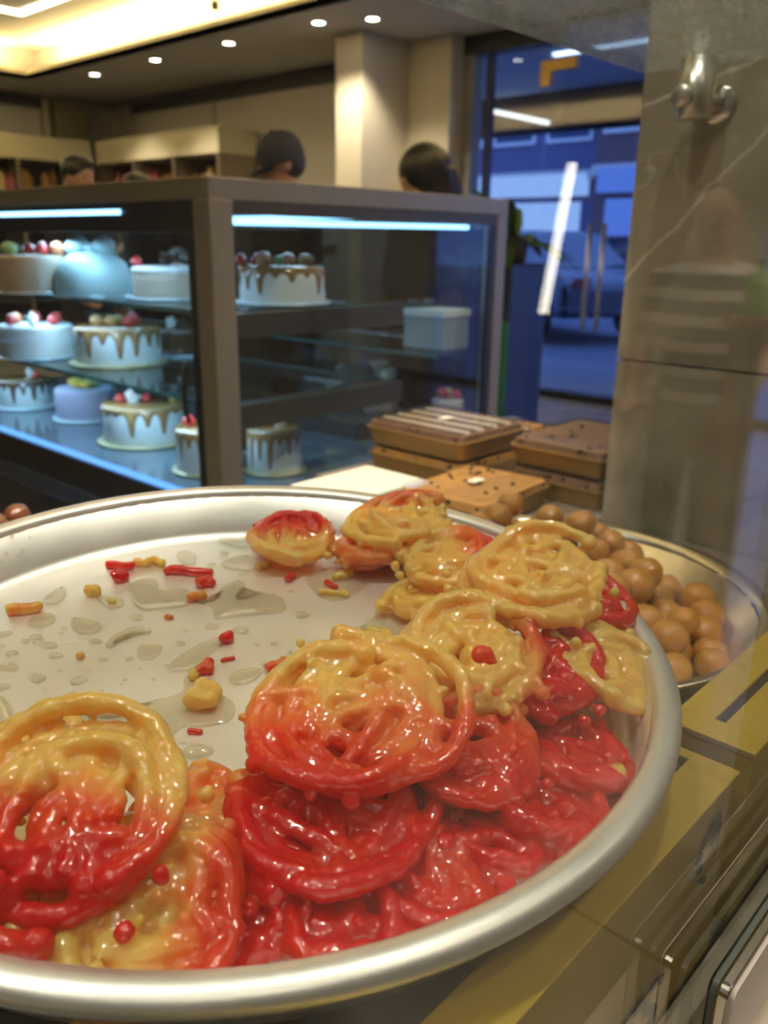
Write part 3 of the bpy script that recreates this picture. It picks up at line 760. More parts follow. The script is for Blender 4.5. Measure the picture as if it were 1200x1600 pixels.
for a in [
 ((0.2972, 0.5444, 0.9642), 0.019, 0.0032, A_R, 0.95, 'flat red crumb nearest the far wall of the tray'),
 ((0.2859, 0.5254, 0.9627), 0.008, 0.0048, A_R, 1.0, 'round dark red crumb under the flat red one'),
 ((0.3122, 0.5370, 0.9642), 0.010, 0.0034, A_R, 0.15, 'pale peach crumb right of the flat red one', 1),
 ((0.3223, 0.5309, 0.9641), 0.012, 0.0032, A_R-0.5, -0.1, 'pale yellow crumb touching the long red strip'),
 ((0.3301, 0.4998, 0.9624), 0.034, 0.0036, A_R-0.1, 0.85, 'long red jalebi strip on the tray floor', 1),
 ((0.3271, 0.4780, 0.9609), 0.013, 0.0042, A_R+0.9, 0.8, 'lumpy red crumb below the long red strip', 1),
 ((0.3108, 0.4644, 0.9596), 0.013, 0.0034, A_R+0.7, 0.35, 'orange crumb at the end of the red strip'),
 ((0.2613, 0.5176, 0.9616), 0.008, 0.0042, A_R, 0.05, 'amber crumb in a small syrup drop', 1),
 ((0.2640, 0.4983, 0.9604), 0.004, 0.0018, A_R, 0.1, 'tiny amber crumb beside the amber one'),
 ((0.2144, 0.5251, 0.9607), 0.020, 0.0042, A_R+0.35, 0.28, 'orange bar shaped crumb at the left'),
 ((0.2807, 0.4531, 0.9581), 0.005, 0.0018, A_R, 0.5, 'tiny orange crumb below the red strip'),
 ((0.2139, 0.4479, 0.9559), 0.004, 0.0022, A_R+1.2, 0.3, 'tiny orange crumb alone on the left of the tray floor'),
 ((0.2903, 0.4029, 0.9552), 0.006, 0.0038, A_R+1.0, 0.95, 'round red crumb at the tip of a syrup streak'),
 ((0.2773, 0.3844, 0.9537), 0.008, 0.0014, A_R+0.5, 0.85, 'thin red flake below the round red crumb'),
 ((0.2602, 0.3845, 0.9532), 0.008, 0.0036, A_R+1.3, 0.55, 'pink crumb above the big yellow lump', 1),
 ((0.2504, 0.3823, 0.9528), 0.007, 0.0030, A_R+1.8, 0.05, 'small yellow crumb above the big yellow lump'),
 ((0.2382, 0.3595, 0.9510), 0.020, 0.0068, A_R+1.4, -0.05, 'big greenish yellow jalebi lump in the syrup', 2),
 ((0.2199, 0.3378, 0.9492), 0.008, 0.0016, A_R, 0.9, 'small red flake near the front heap'),
 ((0.1797, 0.3903, 0.9513), 0.004, 0.0010, A_R, 0.6, 'tiny pink flake in the large syrup puddle'),
 ((0.3782, 0.4431, 0.9602), 0.009, 0.0030, A_R+1.2, 0.95, 'red crumb beside the far left end of the pile'),
 ((0.3930, 0.4153, 0.9588), 0.011, 0.0024, A_R-0.9, 0.9, 'upright red sliver on the syrup below the far jalebi'),
 ((0.3761, 0.4717, 0.9619), 0.012, 0.0032, A_R+0.8, 0.12, 'golden crumb at the foot of the far left jalebi'),
 ((0.4111, 0.4190, 0.9596), 0.014, 0.0034, A_R+0.6, 0.12, 'golden crumb under the far orange jalebi', 1),
 ((0.3852, 0.4044, 0.9580), 0.020, 0.0024, A_R, 0.1, 'smear of amber crumbs below the far jalebi', 2),
 ((0.3657, 0.3428, 0.9535), 0.012, 0.0036, A_R-0.4, -0.05, 'yellow crumb left of the middle loop', 1),
 ((0.2920, 0.3576, 0.9524), 0.013, 0.0032, A_R+0.7, 0.45, 'orange crumb at the left foot of the two toned jalebi'),
 ((0.3050, 0.2129, 1.0059), 0.008, 0.0046, A_R, 0.6, 'orange red nub resting on the middle loop'),
 ((0.3246, 0.1570, 0.9548), 0.026, 0.0048, A_R+0.25, 0.30, 'pale finger of jalebi by the right wall of the tray'),
 ((0.3102, 0.1705, 0.9472), 0.026, 0.0060, A_R+0.3, 0.95, 'red finger of jalebi by the right wall of the tray', 1),
]:
    crumb(*a)

# ---------------------------------------------------------------- syrup
def syrup_material():
    m = thin_glass('clear_syrup', (0.97, 0.95, 0.88), 2.3, 0.08)
    n, l = m.node_tree.nodes, m.node_tree.links
    out = [k for k in n if k.type == 'OUTPUT_MATERIAL'][0]; mix = [k for k in n if k.type == 'MIX_SHADER'][0]
    g = n.new('ShaderNodeBsdfGlass'); g.inputs['IOR'].default_value = 1.45; g.inputs['Roughness'].default_value = 0.04; g.inputs['Color'].default_value = (1.0, 0.97, 0.88, 1)
    m2 = n.new('ShaderNodeMixShader'); m2.inputs[0].default_value = 0.35
    l.new(mix.outputs[0], m2.inputs[1]); l.new(g.outputs[0], m2.inputs[2]); l.new(m2.outputs[0], out.inputs[0])
    return m
SYR = syrup_material()
def catmull(pts, sub=5):
    out = []; n = len(pts)
    for i in range(n):
        p0, p1, p2, p3 = [Vector(pts[(i+k-1) % n]) for k in range(4)]
        for s in range(sub):
            t = s/sub
            out.append(0.5*((2*p1)+(-p0+p2)*t+(2*p0-5*p1+4*p2-p3)*t*t+(-p0+3*p1-3*p2+p3)*t**3))
    return out
def puddle(pts, label, h=0.0011):
    c = catmull(pts); n = len(c)
    area = sum(c[i].x*c[(i+1) % n].y-c[(i+1) % n].x*c[i].y for i in range(n))
    if area < 0: c = c[::-1]
    nr = []
    for i in range(n):
        t = (c[(i+1) % n]-c[i-1]); t = t.normalized() if t.length > 1e-9 else Vector((1, 0))
        nr.append(Vector((-t.y, t.x)))
    bm = bmesh.new(); rings = []
    for off, z in ((0.0, 0.0001), (0.0002, 0.0006), (0.0007, 0.0012), (0.0014, 0.0015), (0.0022, 0.0013), (0.0032, 0.0010)):
        rings.append([bm.verts.new((c[i].x+nr[i].x*off, c[i].y+nr[i].y*off, z*h/0.0011)) for i in range(n)])
    for a, b in zip(rings[:-1], rings[1:]):
        for k in range(n): bm.faces.new((a[k], a[(k+1) % n], b[(k+1) % n], b[k]))
    f = bm.faces.new(rings[-1])
    bmesh.ops.triangulate(bm, faces=[f])
    o = obj('syrup_puddle', bm, SYR, None, True)
    o.matrix_world = TRAY
    return tag(o, label, 'syrup', 'syrup puddles on the tray floor')
puddle([(-0.1093, 0.0520), (-0.0975, 0.0614), (-0.0882, 0.0577), (-0.0835, 0.0379), (-0.0716, 0.0217), (-0.0537, 0.0214), (-0.0361, 0.0162), (-0.0240, 0.0276), (-0.0171, 0.0193), (-0.0190, -0.0001), (-0.0193, -0.0130), (-0.0296, -0.0241), (-0.0443, -0.0197), (-0.0532, -0.0120), (-0.0647, -0.0178), (-0.0730, -0.0281), (-0.0914, -0.0209), (-0.1139, 0.0009), (-0.1240, 0.0175), (-0.1133, 0.0363)], 'large clear syrup puddle in front of the yellow lump')
puddle([(-0.0245, 0.0454), (-0.0096, 0.0518), (0.0076, 0.0538), (0.0200, 0.0523), (0.0172, 0.0438), (0.0033, 0.0397), (-0.0097, 0.0336), (-0.0200, 0.0334), (-0.0260, 0.0391)], 'tongue shaped syrup streak ending at a round red crumb')
puddle([(0.0160, 0.1570), (0.0300, 0.1584), (0.0354, 0.1492), (0.0288, 0.1357), (0.0416, 0.1268), (0.0397, 0.1123), (0.0276, 0.1025), (0.0153, 0.1087), (0.0034, 0.1159), (0.0046, 0.1339)], 'syrup puddle below the long red strip')
puddle([(0.0352, 0.1058), (0.0461, 0.0985), (0.0618, 0.1084), (0.0779, 0.1107), (0.0785, 0.1002), (0.0626, 0.0873), (0.0805, 0.0844), (0.0842, 0.0675), (0.0734, 0.0515), (0.0549, 0.0598), (0.0401, 0.0686), (0.0312, 0.0744), (0.0393, 0.0892)], 'ragged syrup puddle right of the red strip')
puddle([(0.0849, 0.1387), (0.0933, 0.1451), (0.1095, 0.1435), (0.1146, 0.1324), (0.0993, 0.1150), (0.0886, 0.1246)], 'syrup patch at the foot of the far jalebi')
puddle([(0.1112, 0.1791), (0.1223, 0.1836), (0.1332, 0.1738), (0.1297, 0.1593), (0.1171, 0.1533), (0.1123, 0.1678)], 'curved syrup patch by the far wall of the tray')
puddle([(0.0752, -0.0035), (0.0870, 0.0026), (0.1008, -0.0019), (0.1042, -0.0134), (0.0944, -0.0214), (0.0800, -0.0191)], 'bright syrup patch left of the middle loop')
puddle([(0.0175, -0.0019), (0.0312, 0.0053), (0.0406, 0.0090), (0.0400, 0.0022), (0.0282, -0.0071), (0.0162, -0.0122)], 'syrup edge at the left foot of the two toned jalebi')
puddle([(-0.0057, 0.0103), (0.0022, 0.0126), (0.0128, 0.0075), (0.0133, 0.0021), (0.0021, -0.0027), (-0.0085, 0.0018)], 'oval syrup drop right of the yellow lump')
puddle([(-0.1099, 0.0817), (-0.1086, 0.0735), (-0.1135, 0.0535), (-0.1192, 0.0457), (-0.1256, 0.0465), (-0.1275, 0.0575), (-0.1176, 0.0804)], 'syrup puddle cut by the left side of the picture')
puddle([(-0.0389, 0.1367), (-0.0335, 0.1365), (-0.0269, 0.1186), (-0.0353, 0.1103), (-0.0425, 0.1148), (-0.0444, 0.1245)], 'wide oval syrup drop at the left of the tray floor')
puddle([(-0.0270, 0.0754), (-0.0206, 0.0769), (-0.0123, 0.0702), (-0.0196, 0.0612), (-0.0288, 0.0595), (-0.0325, 0.0650)], 'rounded syrup drop in the middle of the tray floor')
puddle([(-0.0385, 0.0936), (-0.0307, 0.0994), (-0.0226, 0.1008), (-0.0124, 0.1005), (-0.0070, 0.0909), (-0.0118, 0.0863), (-0.0207, 0.0923), (-0.0291, 0.0913), (-0.0355, 0.0865), (-0.0397, 0.0883)], 'hook shaped syrup drop in the middle of the tray floor')
puddle([(-0.0619, 0.1521), (-0.0493, 0.1583), (-0.0428, 0.1499), (-0.0483, 0.1408), (-0.0586, 0.1410)], 'syrup patch beside the orange bar crumb')
puddle([(-0.0106, 0.1543), (-0.0020, 0.1504), (0.0014, 0.1368), (-0.0058, 0.1306), (-0.0130, 0.1373)], 'syrup patch beside the amber crumb')
puddle([(0.0725, 0.1799), (0.0805, 0.1793), (0.0822, 0.1680), (0.0722, 0.1547), (0.0648, 0.1582), (0.0665, 0.1692)], 'round syrup drop near the far wall of the tray')
puddle([(-0.0387, 0.1761), (-0.0266, 0.1835), (-0.0186, 0.1843), (-0.0230, 0.1722), (-0.0332, 0.1634), (-0.0403, 0.1674)], 'pointed syrup patch at the far left')
puddle([(0.1220, 0.0824), (0.1456, 0.0793), (0.1546, 0.0605), (0.1499, 0.0424), (0.1263, 0.0358), (0.1076, 0.0395), (0.1077, 0.0597)], 'amber tinted syrup patch below the far orange jalebi')
puddle([(0.0917, -0.0018), (0.1205, 0.0019), (0.1234, -0.0192), (0.1073, -0.0335), (0.0891, -0.0276)], 'syrup patch under the small yellow lump')

drop_me = []
for v in range(4):
    bm = bmesh.new(); s = random.Random(v)
    add_lathe(bm, [(1.0, 0.02), (0.93, 0.22), (0.75, 0.38), (0.45, 0.48), (0, 0.52)], 14, None, lambda a, z, v=v: 1+0.13*sin(2*a+v)+0.06*sin(3*a+2*v))
    bmesh.ops.recalc_face_normals(bm, faces=bm.faces[:])
    me = bpy.data.meshes.new('syrup_droplet'); bm.to_mesh(me); bm.free()
    for p in me.polygons: p.use_smooth = True
    me.materials.append(SYR); drop_me.append(me)
for k, (p, w) in enumerate([
 ((0.2044, 0.4829, 0.9578),9),((0.2055, 0.4895, 0.9582),10),((0.2067, 0.4733, 0.9573),13),((0.1983, 0.4885, 0.9580),8),((0.1860, 0.4802, 0.9571),9),((0.2040, 0.4592, 0.9563),10),((0.1779, 0.4659, 0.9560),15),((0.1843, 0.4437, 0.9548),14),
 ((0.2000, 0.4252, 0.9541),12),((0.2223, 0.4370, 0.9554),7),((0.2300, 0.4591, 0.9570),10),((0.2654, 0.4684, 0.9586),12),((0.2796, 0.4330, 0.9568),8),((0.2945, 0.4250, 0.9567),12),((0.3051, 0.4081, 0.9559),14),((0.2677, 0.4207, 0.9557),9),
 ((0.2340, 0.4260, 0.9551),7),((0.2099, 0.4300, 0.9546),4),((0.1978, 0.4423, 0.9551),4),((0.2909, 0.3636, 0.9528),8),((0.1917, 0.4062, 0.9527),9),((0.2115, 0.3242, 0.9481),20),((0.2106, 0.3360, 0.9488),5),((0.3713, 0.5140, 0.9644),10),
 ((0.3506, 0.5024, 0.9631),10),((0.3588, 0.4738, 0.9616),9),((0.2240, 0.4880, 0.9587),5),((0.2197, 0.4830, 0.9582),4),((0.2201, 0.4080, 0.9536),4),((0.2163, 0.4052, 0.9533),3),((0.2325, 0.3972, 0.9532),4),((0.2050, 0.4068, 0.9531),3),
 ((0.1933, 0.5052, 0.9589),11),((0.1860, 0.4926, 0.9579),5),((0.1686, 0.3618, 0.9492),15),((0.3017, 0.3868, 0.9545),5),((0.3105, 0.3808, 0.9544),6),((0.2460, 0.4057, 0.9541),5),((0.2335, 0.4125, 0.9542),3),((0.2937, 0.4749, 0.9598),5),
 ((0.3489, 0.3962, 0.9564),13),((0.3665, 0.4283, 0.9589),6),((0.3351, 0.4176, 0.9574),5),((0.2840, 0.4012, 0.9549),4),((0.1663, 0.4479, 0.9545),10),((0.1823, 0.4301, 0.9539),4)]):
    o = link_mesh('syrup_droplet', drop_me[k % 4])
    s = w*0.00036
    o.matrix_world = Matrix.Translation(p) @ TRAY.to_3x3().to_4x4() @ Matrix.Rotation(A_R, 4, 'Z') @ Matrix.Diagonal((s*1.1, s, s, 1))
    tag(o, 'small clear syrup droplet beaded on the tray floor', 'droplet', 'syrup droplets on the tray floor')

rw = random.Random(12)
for k in range(44):
    a = radians(rw.uniform(95, 190)); s = rw.uniform(0.0008, 0.0022)
    if k % 2: rr, zz, nm = rw.uniform(0.2275, 0.237), 0.0388, Vector((0, 0, 1))
    else:
        zz = rw.uniform(0.008, 0.033); rr = 0.2205+0.005*(zz-0.005)/0.0295; nm = Vector((-cos(a), -sin(a), 0.15)).normalized()
    o = link_mesh('wet_bead', drop_me[k % 4])
    o.matrix_world = TRAY @ Matrix.Translation((rr*cos(a), rr*sin(a), zz)) @ nm.to_track_quat('Z', 'Y').to_matrix().to_4x4() @ Matrix.Diagonal((s, s*1.3, s, 1))
    tag(o, 'tiny wet bead on the far left wall or rim of the tray', 'droplet', 'wet beads on the tray rim')

# ---------------------------------------------------------------- bowl of gulab jamun
BC = Vector((0.657, 0.400, CZT)); BR = 0.212
bo = empty('sweet_bowl', BC, 0, 'wide steel bowl of gulab jamun beside the marble wall', 'bowl')
steelb = mat('bowl_steel', (0.66, 0.64, 0.58), 0.3, 1.0, noise_amt=0.08)
lathe('bowl_wall', [(0, 0.0), (0.13, 0.0), (0.15, 0.004), (BR-0.012, 0.062), (BR-0.010, 0.063), (BR-0.016, 0.060), (0.152, 0.008), (0.13, 0.003), (0, 0.003)], steelb, bo, 80)
lathe('bowl_rim', [(BR-0.014, 0.0625), (BR-0.010, 0.068), (BR-0.002, 0.070), (BR, 0.068), (BR-0.0005, 0.0655), (BR-0.003, 0.0655), (BR-0.004, 0.067), (BR-0.010, 0.0655), (BR-0.014, 0.0625)], steelb, bo, 96)
def jamun_mat():
    m = mat('gulab_jamun_skin', (0.60, 0.28, 0.05), 0.3, noise_amt=0.35, noise_scale=35, bump=0.25, bump_scale=60, coat=0.8, sss=0.6, sss_r=(0.006, 0.003, 0.001))
    return m
JM = jamun_mat()
jam_me = []
for v in range(5):
    bm = bmesh.new(); add_ball(bm, (0, 0, 0), 1.0, 3)
    for q in bm.verts:
        p = q.co.copy()
        crease = -0.10*math.exp(-((p.z-0.15*sin(3*p.x+v))/0.10)**2) if v in (1, 3) else 0
        q.co = p*(1+0.10*noise.noise(p*1.4+Vector((v*5, 0, 0)))+0.02*noise.noise(p*5)+crease)
        q.co.z *= 0.90 if v % 2 else 0.97
    me = bpy.data.meshes.new('gulab_jamun'); bm.to_mesh(me); bm.free()
    for p in me.polygons: p.use_smooth = True
    me.materials.append(JM); jam_me.append(me)
syr_bowl = lathe('syrup_pool', [(0, 0.028), (0.12, 0.028), (0.170, 0.028)], mat('bowl_syrup', (0.25, 0.13, 0.03), 0.08, noise_amt=0.1), bo, 48)
rj = random.Random(4)
JP = []
def try_ball(x, y, z, r, layer):
    d = math.hypot(x-BC.x, y-BC.y)
    if d+r > 0.150+0.062*max(0, (z-CZT)/0.062)-0.004 and z < CZT+0.075: return False
    for (a, b, c, q, _) in JP:
        if (a-x)**2+(b-y)**2+(c-z)**2 < (0.90*(q+r))**2: return False
    JP.append((x, y, z, r, layer)); return True
for layer, z in enumerate((0.038, 0.056, 0.074, 0.092)):
    for t in range(1500):
        a = rj.uniform(0, 2*pi); d = math.sqrt(rj.random())*(0.172, 0.160, 0.125, 0.08)[layer]
        r = rj.uniform(0.0145, 0.0185)
        x, y = BC.x+d*cos(a)+(0, 0.0, 0.03, 0.06)[layer], BC.y+d*sin(a)+(0.0, 0.015, 0.04, 0.07)[layer]
        try_ball(x, y, CZT+z+rj.uniform(-0.004, 0.004), r, layer)
JL = ('gulab jamun ball in the lowest layer of the heap in the bowl', 'gulab jamun ball in the second layer of the heap in the bowl',
      'gulab jamun ball high on the heap in the bowl', 'gulab jamun ball crowning the heap at the far side of the bowl')
for k, (x, y, z, r, layer) in enumerate(JP):
    o = link_mesh('gulab_jamun', jam_me[k % 5])
    o.location = (x, y, z); o.scale = (r, r, r); o.rotation_euler = (rj.uniform(-.5, .5), rj.uniform(-.5, .5), rj.uniform(0, 6.28))
    tag(o, JL[layer], 'sweet', 'gulab jamun balls in the bowl')

# ---------------------------------------------------------------- gold sweet boxes under the tray
def gold_box(x0, x1, y0, y1, z1, label):
    b = empty('sweet_box', (0, 0, 0), 0, label, 'box')
    box('box_body', x0, x1, y0, y1, CZT, z1-0.004, M['gold_card'], b, 0.002)
    bm = bmesh.new()
    wx0, wx1, wy0, wy1 = x0+0.02, x1-0.007, y0+0.024, y1-0.02
    for a in ((x0-0.001, wx0, y0-0.001, y1+0.001), (wx1, x1+0.001, y0-0.001, y1+0.001), (wx0, wx1, y0-0.001, wy0), (wx0, wx1, wy1, y1+0.001)):
        add_box(bm, *a, z1-0.004, z1)
    obj('lid', bm, M['gold_card'], b, False, 0.0008)
    box('lid_opening_shade', wx0, wx1, wy0, wy1, z1-0.0039, z1-0.002, mat('box_inside_shade', (0.035, 0.03, 0.02), 0.2, noise_amt=0.1), b)  # dark panel standing in for the shaded inside under the cut-out lid
    return b
GX1, GY0, GZ = 0.409, 0.120, 0.9395
gb = gold_box(-0.03, GX1, GY0, 0.50, 0.9365, 'gold card sweet box with dark lettering under the big tray')
gb2 = gold_box(0.432, 0.66, GY0, 0.17, 0.9365, 'gold card sweet box at the right edge of the counter')
def glyph(body, size, loc, parent, name):
    cu = bpy.data.curves.new(name, 'FONT'); cu.body = body; cu.size = size; cu.extrude = 0.0002; cu.offset = size*0.012; cu.shear = 0.15
    t = bpy.data.objects.new(name, cu); COL.objects.link(t)
    dg = bpy.context.evaluated_depsgraph_get()
    me = bpy.data.meshes.new_from_object(t.evaluated_get(dg)); bpy.data.objects.remove(t)
    o = link_mesh(name, me, M['dark_print'], parent)
    o.location = loc; o.rotation_euler = (pi/2, 0, 0)
    return o
glyph('TS', 0.050, (0.284, GY0-0.0012, 0.822), gb, 'lettering')
bm = bmesh.new()
def drop_shape(cx, cz, L, w, ang):
    pts = []
    for i in range(14):
        t = i/14*2*pi
        x = L*0.5*cos(t); zz = w*sin(t)*(0.5-0.5*cos(t))**0.8
        pts.append((cx+x*cos(ang)-zz*sin(ang), cz+x*sin(ang)+zz*cos(ang)))
    A = [bm.verts.new((x, GY0-0.0012, z)) for x, z in pts]; B = [bm.verts.new((x, GY0-0.0006, z)) for x, z in pts]
    bm.faces.new(A); bm.faces.new(B[::-1])
    for i in range(14): j = (i+1) % 14; bm.faces.new((A[i], A[j], B[j], B[i]))
for (cx, cz, L, w, ang) in ((0.3755, 0.888, 0.013, 0.0034, 150), (0.3680, 0.899, 0.011, 0.0034, 165), (0.3665, 0.906, 0.010, 0.0032, 190), (0.3700, 0.9125, 0.010, 0.0030, 215), (0.3765, 0.919, 0.012, 0.0026, 240),
                            (0.3815, 0.917, 0.018, 0.0010, 250), (0.3850, 0.914, 0.020, 0.0010, 252), (0.3880, 0.910, 0.021, 0.0010, 255), (0.3905, 0.905, 0.021, 0.0010, 258)):
    drop_shape(cx, cz, L, w, radians(ang))
obj('leaf_emblem', bm, M['dark_print'], gb)

# ================================================================ dessert boxes behind the tray
gold_pl = mat('gold_plastic', (0.34, 0.20, 0.06), 0.35, 0.4, noise_amt=0.1)
biscuit = mat('biscuit_crumb', (0.50, 0.26, 0.07), 0.8, noise_amt=0.35, noise_scale=40, bump=0.4)
choc = mat('dark_chocolate', (0.03, 0.014, 0.008), 0.35, noise_amt=0.2)
milk = mat('cocoa_cream', (0.18, 0.10, 0.06), 0.6, noise_amt=0.3, noise_scale=30)
lidm = thin_glass('clear_plastic_lid', (0.95, 0.95, 0.95), 1.45, 0.03)
def dessert_box(cx, cy, z, wx, wy, label, top, stripes=False, sticker=True, rotz=0.0, seed=0):
    h = 0.046
    b = empty('dessert_box', (cx, cy, z), rotz, label, 'dessert box')
    def frustum(name, a0, b0, z0, a1, b1, z1, m_, r=0.012, rings=1, closed=True):
        bm = bmesh.new(); R2 = []
        for (a, c, zz) in ((a0, b0, z0), (a1, b1, z1)):
            ring = []
            for sx, sy, s0 in ((1, 1, 0), (-1, 1, pi/2), (-1, -1, pi), (1, -1, 1.5*pi)):
                for k in range(5):
                    t = s0+k*pi/8; ring.append(bm.verts.new((sx*(a-r)+r*cos(t), sy*(c-r)+r*sin(t), zz)))
            R2.append(ring)
        n = 20
        for k in range(n): bm.faces.new((R2[0][k], R2[0][(k+1) % n], R2[1][(k+1) % n], R2[1][k]))
        bm.faces.new(R2[1])
        if closed: bm.faces.new(R2[0][::-1])
        return obj(name, bm, m_, b)
    a, c = wx/2, wy/2
    frustum('tub', a*0.90, c*0.92, 0, a*0.985, c*0.985, h*0.62, gold_pl)
    frustum('tub_rim', a, c, h*0.60, a, c, h*0.66, gold_pl)
    frustum('filling', a*0.95, c*0.95, h*0.66, a*0.92, c*0.93, h*0.86, top, 0.01)
    rr = random.Random(seed)
    if stripes:
        for k in range(9):
            x = -a*0.8+k*a*0.2
            tube('cream_stripe', [(x, -c*0.86, h*0.87), (x, c*0.86, h*0.87)], 0.0045, M['cream'] if k % 2 else milk, b, 6)
    for k in range(26):
        x, y = rr.uniform(-a*.86, a*.86), rr.uniform(-c*.86, c*.86)
        if k < 10: x = -a*0.92 if k % 2 else x; y = y if k % 2 else -c*0.925
        side = k < 10
        bm = bmesh.new(); add_ball(bm, (x, y, h*rr.uniform(0.72, 0.82) if side else h*0.875), rr.uniform(0.003, 0.0052), 1, (1, 1, 0.7))
        obj('chocolate_chip', bm, choc, b, True)
    lid = frustum('lid', a*0.995, c*0.995, h*0.665, a*0.95, c*0.95, h*0.98, lidm, 0.012, closed=False)
    if sticker: box('sticker', -0.014, 0.014, -0.008, 0.008, h*0.985, h*0.995, M['white_paper'], b)
    return b
ZB = 0.821
dessert_box(1.125, 0.895, ZB, 0.18, 0.21, 'dessert box at the bottom of the left stack', biscuit, False, False, 0.0, 3)
dessert_box(1.125, 0.895, ZB+0.047, 0.19, 0.215, 'striped dessert box on top of the left stack', milk, True, True, 0.0, 1)
dessert_box(0.975, 0.715, ZB, 0.20, 0.15, 'speckled biscuit dessert box in front, flat on the counter', biscuit, False, True, 0.08, 2)
dessert_box(1.20, 0.655, ZB, 0.22, 0.165, 'dessert box at the bottom of the stack beside the marble', milk, False, False, 0.0, 4)
dessert_box(1.205, 0.66, ZB+0.047, 0.22, 0.17, 'dessert box on top of the stack beside the marble', milk, False, False, 0.0, 5)
dessert_box(1.33, 0.875, ZB, 0.19, 0.18, 'chip topped dessert box between the two stacks at the back', biscuit, False, True, 0.0, 7)

pb = empty('flat_cake_box', (0.90, 0.86, CZT+0.001), radians(0), 'white flat packed cake box on the counter behind the tray', 'box')
bm = bmesh.new(); add_box(bm, -0.10, 0.07, -0.05, 0.075, 0.0, 0.022)
obj('folded_body', bm, M['white_paper'], pb, False, 0.002)
bm = bmesh.new(); add_box(bm, -0.095, 0.075, -0.048, 0.078, 0.0225, 0.027)
obj('folded_flap', bm, M['white_paper'], pb, False, 0.001)

# small plate of brown sweets just past the far left rim
dark_sweet = mat('dark_brown_sweet', (0.16, 0.05, 0.02), 0.3, noise_amt=0.4, noise_scale=30, coat=0.6)
bq = (0.3955, 0.9484, 0.8880)
ps = empty('sweet_stand', (bq[0]-0.01, 0.895, CZT), 0, 'small footed steel dish behind the far left rim of the tray', 'dish')
lathe('dish', [(0, 0.047), (0.05, 0.047), (0.082, 0.052), (0.085, 0.056), (0.08, 0.056), (0.05, 0.051), (0, 0.051)], steelb, ps, 40)
lathe('foot', [(0, 0.0), (0.04, 0.0), (0.038, 0.004), (0.012, 0.01), (0.010, 0.04), (0.03, 0.048), (0, 0.048)], steelb, ps, 28)
for k, (dx, lab) in enumerate(((0.0, 'single brown sweet ball peeping over the far left rim'), (-0.033, 'brown sweet ball at the left edge behind the rim'))):
    dm = jam_me[k].copy(); dm.materials.clear(); dm.materials.append(dark_sweet)
    o = link_mesh('brown_sweet', dm); o.location = (bq[0]+dx, bq[1]+dx*0.4, 0.889); o.scale = (0.0155, 0.0155, 0.0155)
    tag(o, lab, 'sweet')

# ================================================================ cake display case
KX, KY, KZ = 1.139, 1.570, 1.330
KX2, KY2 = 2.238, 3.75
cs = empty('cake_display_case', (KX, KY, 0), 0, 'bronze framed glass cake display case with lit shelves', 'display case')
W_, L_ = KX2-KX, KY2-KY
def cbox(name, x0, x1, y0, y1, z0, z1, m_, bevel=0.002, parent=cs): return box(name, x0, x1, y0, y1, z0, z1, m_, parent, bevel)
BZ = 0.50
for (x0, x1, y0, y1) in ((0, 0.062, 0, 0.062), (W_-0.05, W_, 0, 0.05), (0, 0.062, L_-0.062, L_), (W_-0.05, W_, L_-0.05, L_)):
    cbox('post', x0, x1, y0, y1, BZ, KZ-0.046, M['bronze'])
cbox('top_rail', 0, 0.05, 0.0, L_, KZ-0.046, KZ, M['bronze'])
cbox('top_rail', 0.05, W_, 0.0, 0.05, KZ-0.046, KZ, M['bronze'])
cbox('top_rail', W_-0.05, W_, 0.05, L_, KZ-0.046, KZ, M['bronze'])
cbox('top_rail', 0.05, W_-0.05, L_-0.05, L_, KZ-0.046, KZ, M['bronze'])
cbox('top_glass', 0.05, W_-0.05, 0.05, L_-0.05, KZ-0.008, KZ-0.002, M['case_glass'], 0)
cbox('top_lining', 0.05, W_-0.05, 0.05, L_-0.05, KZ-0.044, KZ-0.036, M['darkgrey'], 0)
cbox('inner_frame', 0.062, W_-0.05, 0.002, 0.02, KZ-0.075, KZ-0.046, M['bronze_dark'])
cbox('black_trim', 0.001, 0.018, 0.062, L_-0.062, KZ-0.115, KZ-0.046, M['black'])
cbox('black_trim', 0.001, 0.018, 0.062, 0.092, BZ+0.10, KZ-0.115, M['black'])
cbox('black_trim', W_-0.075, W_-0.05, 0.003, 0.02, BZ+0.10, KZ-0.075, M['black'])
cbox('glass_pane', 0.006, 0.012, 0.092, L_-0.062, BZ+0.10, KZ-0.115, M['case_glass'], 0)
cbox('glass_pane', 0.062, W_-0.075, 0.008, 0.014, BZ+0.10, KZ-0.075, M['case_glass'], 0)
cbox('glass_pane', W_-0.02, W_-0.014, 0.05, L_-0.05, BZ+0.10, KZ-0.05, thin_glass('tinted_rear_glass', (0.30, 0.36, 0.45)), 0)
# LED tubes
def led(name, a, b, r=0.0065):
    return tube(name, [a, b], r, M['led'], cs, 10)
led('led_tube', (0.085, 0.06, KZ-0.090), (W_-0.12, 0.06, KZ-0.083))
led('led_tube', (0.0, 0.36, KZ-0.068), (0.0, L_-0.2, KZ-0.066), 0.006)
led('led_tube', (0.70, 0.10, KZ-0.06), (0.70, L_-0.1, KZ-0.06), 0.007)
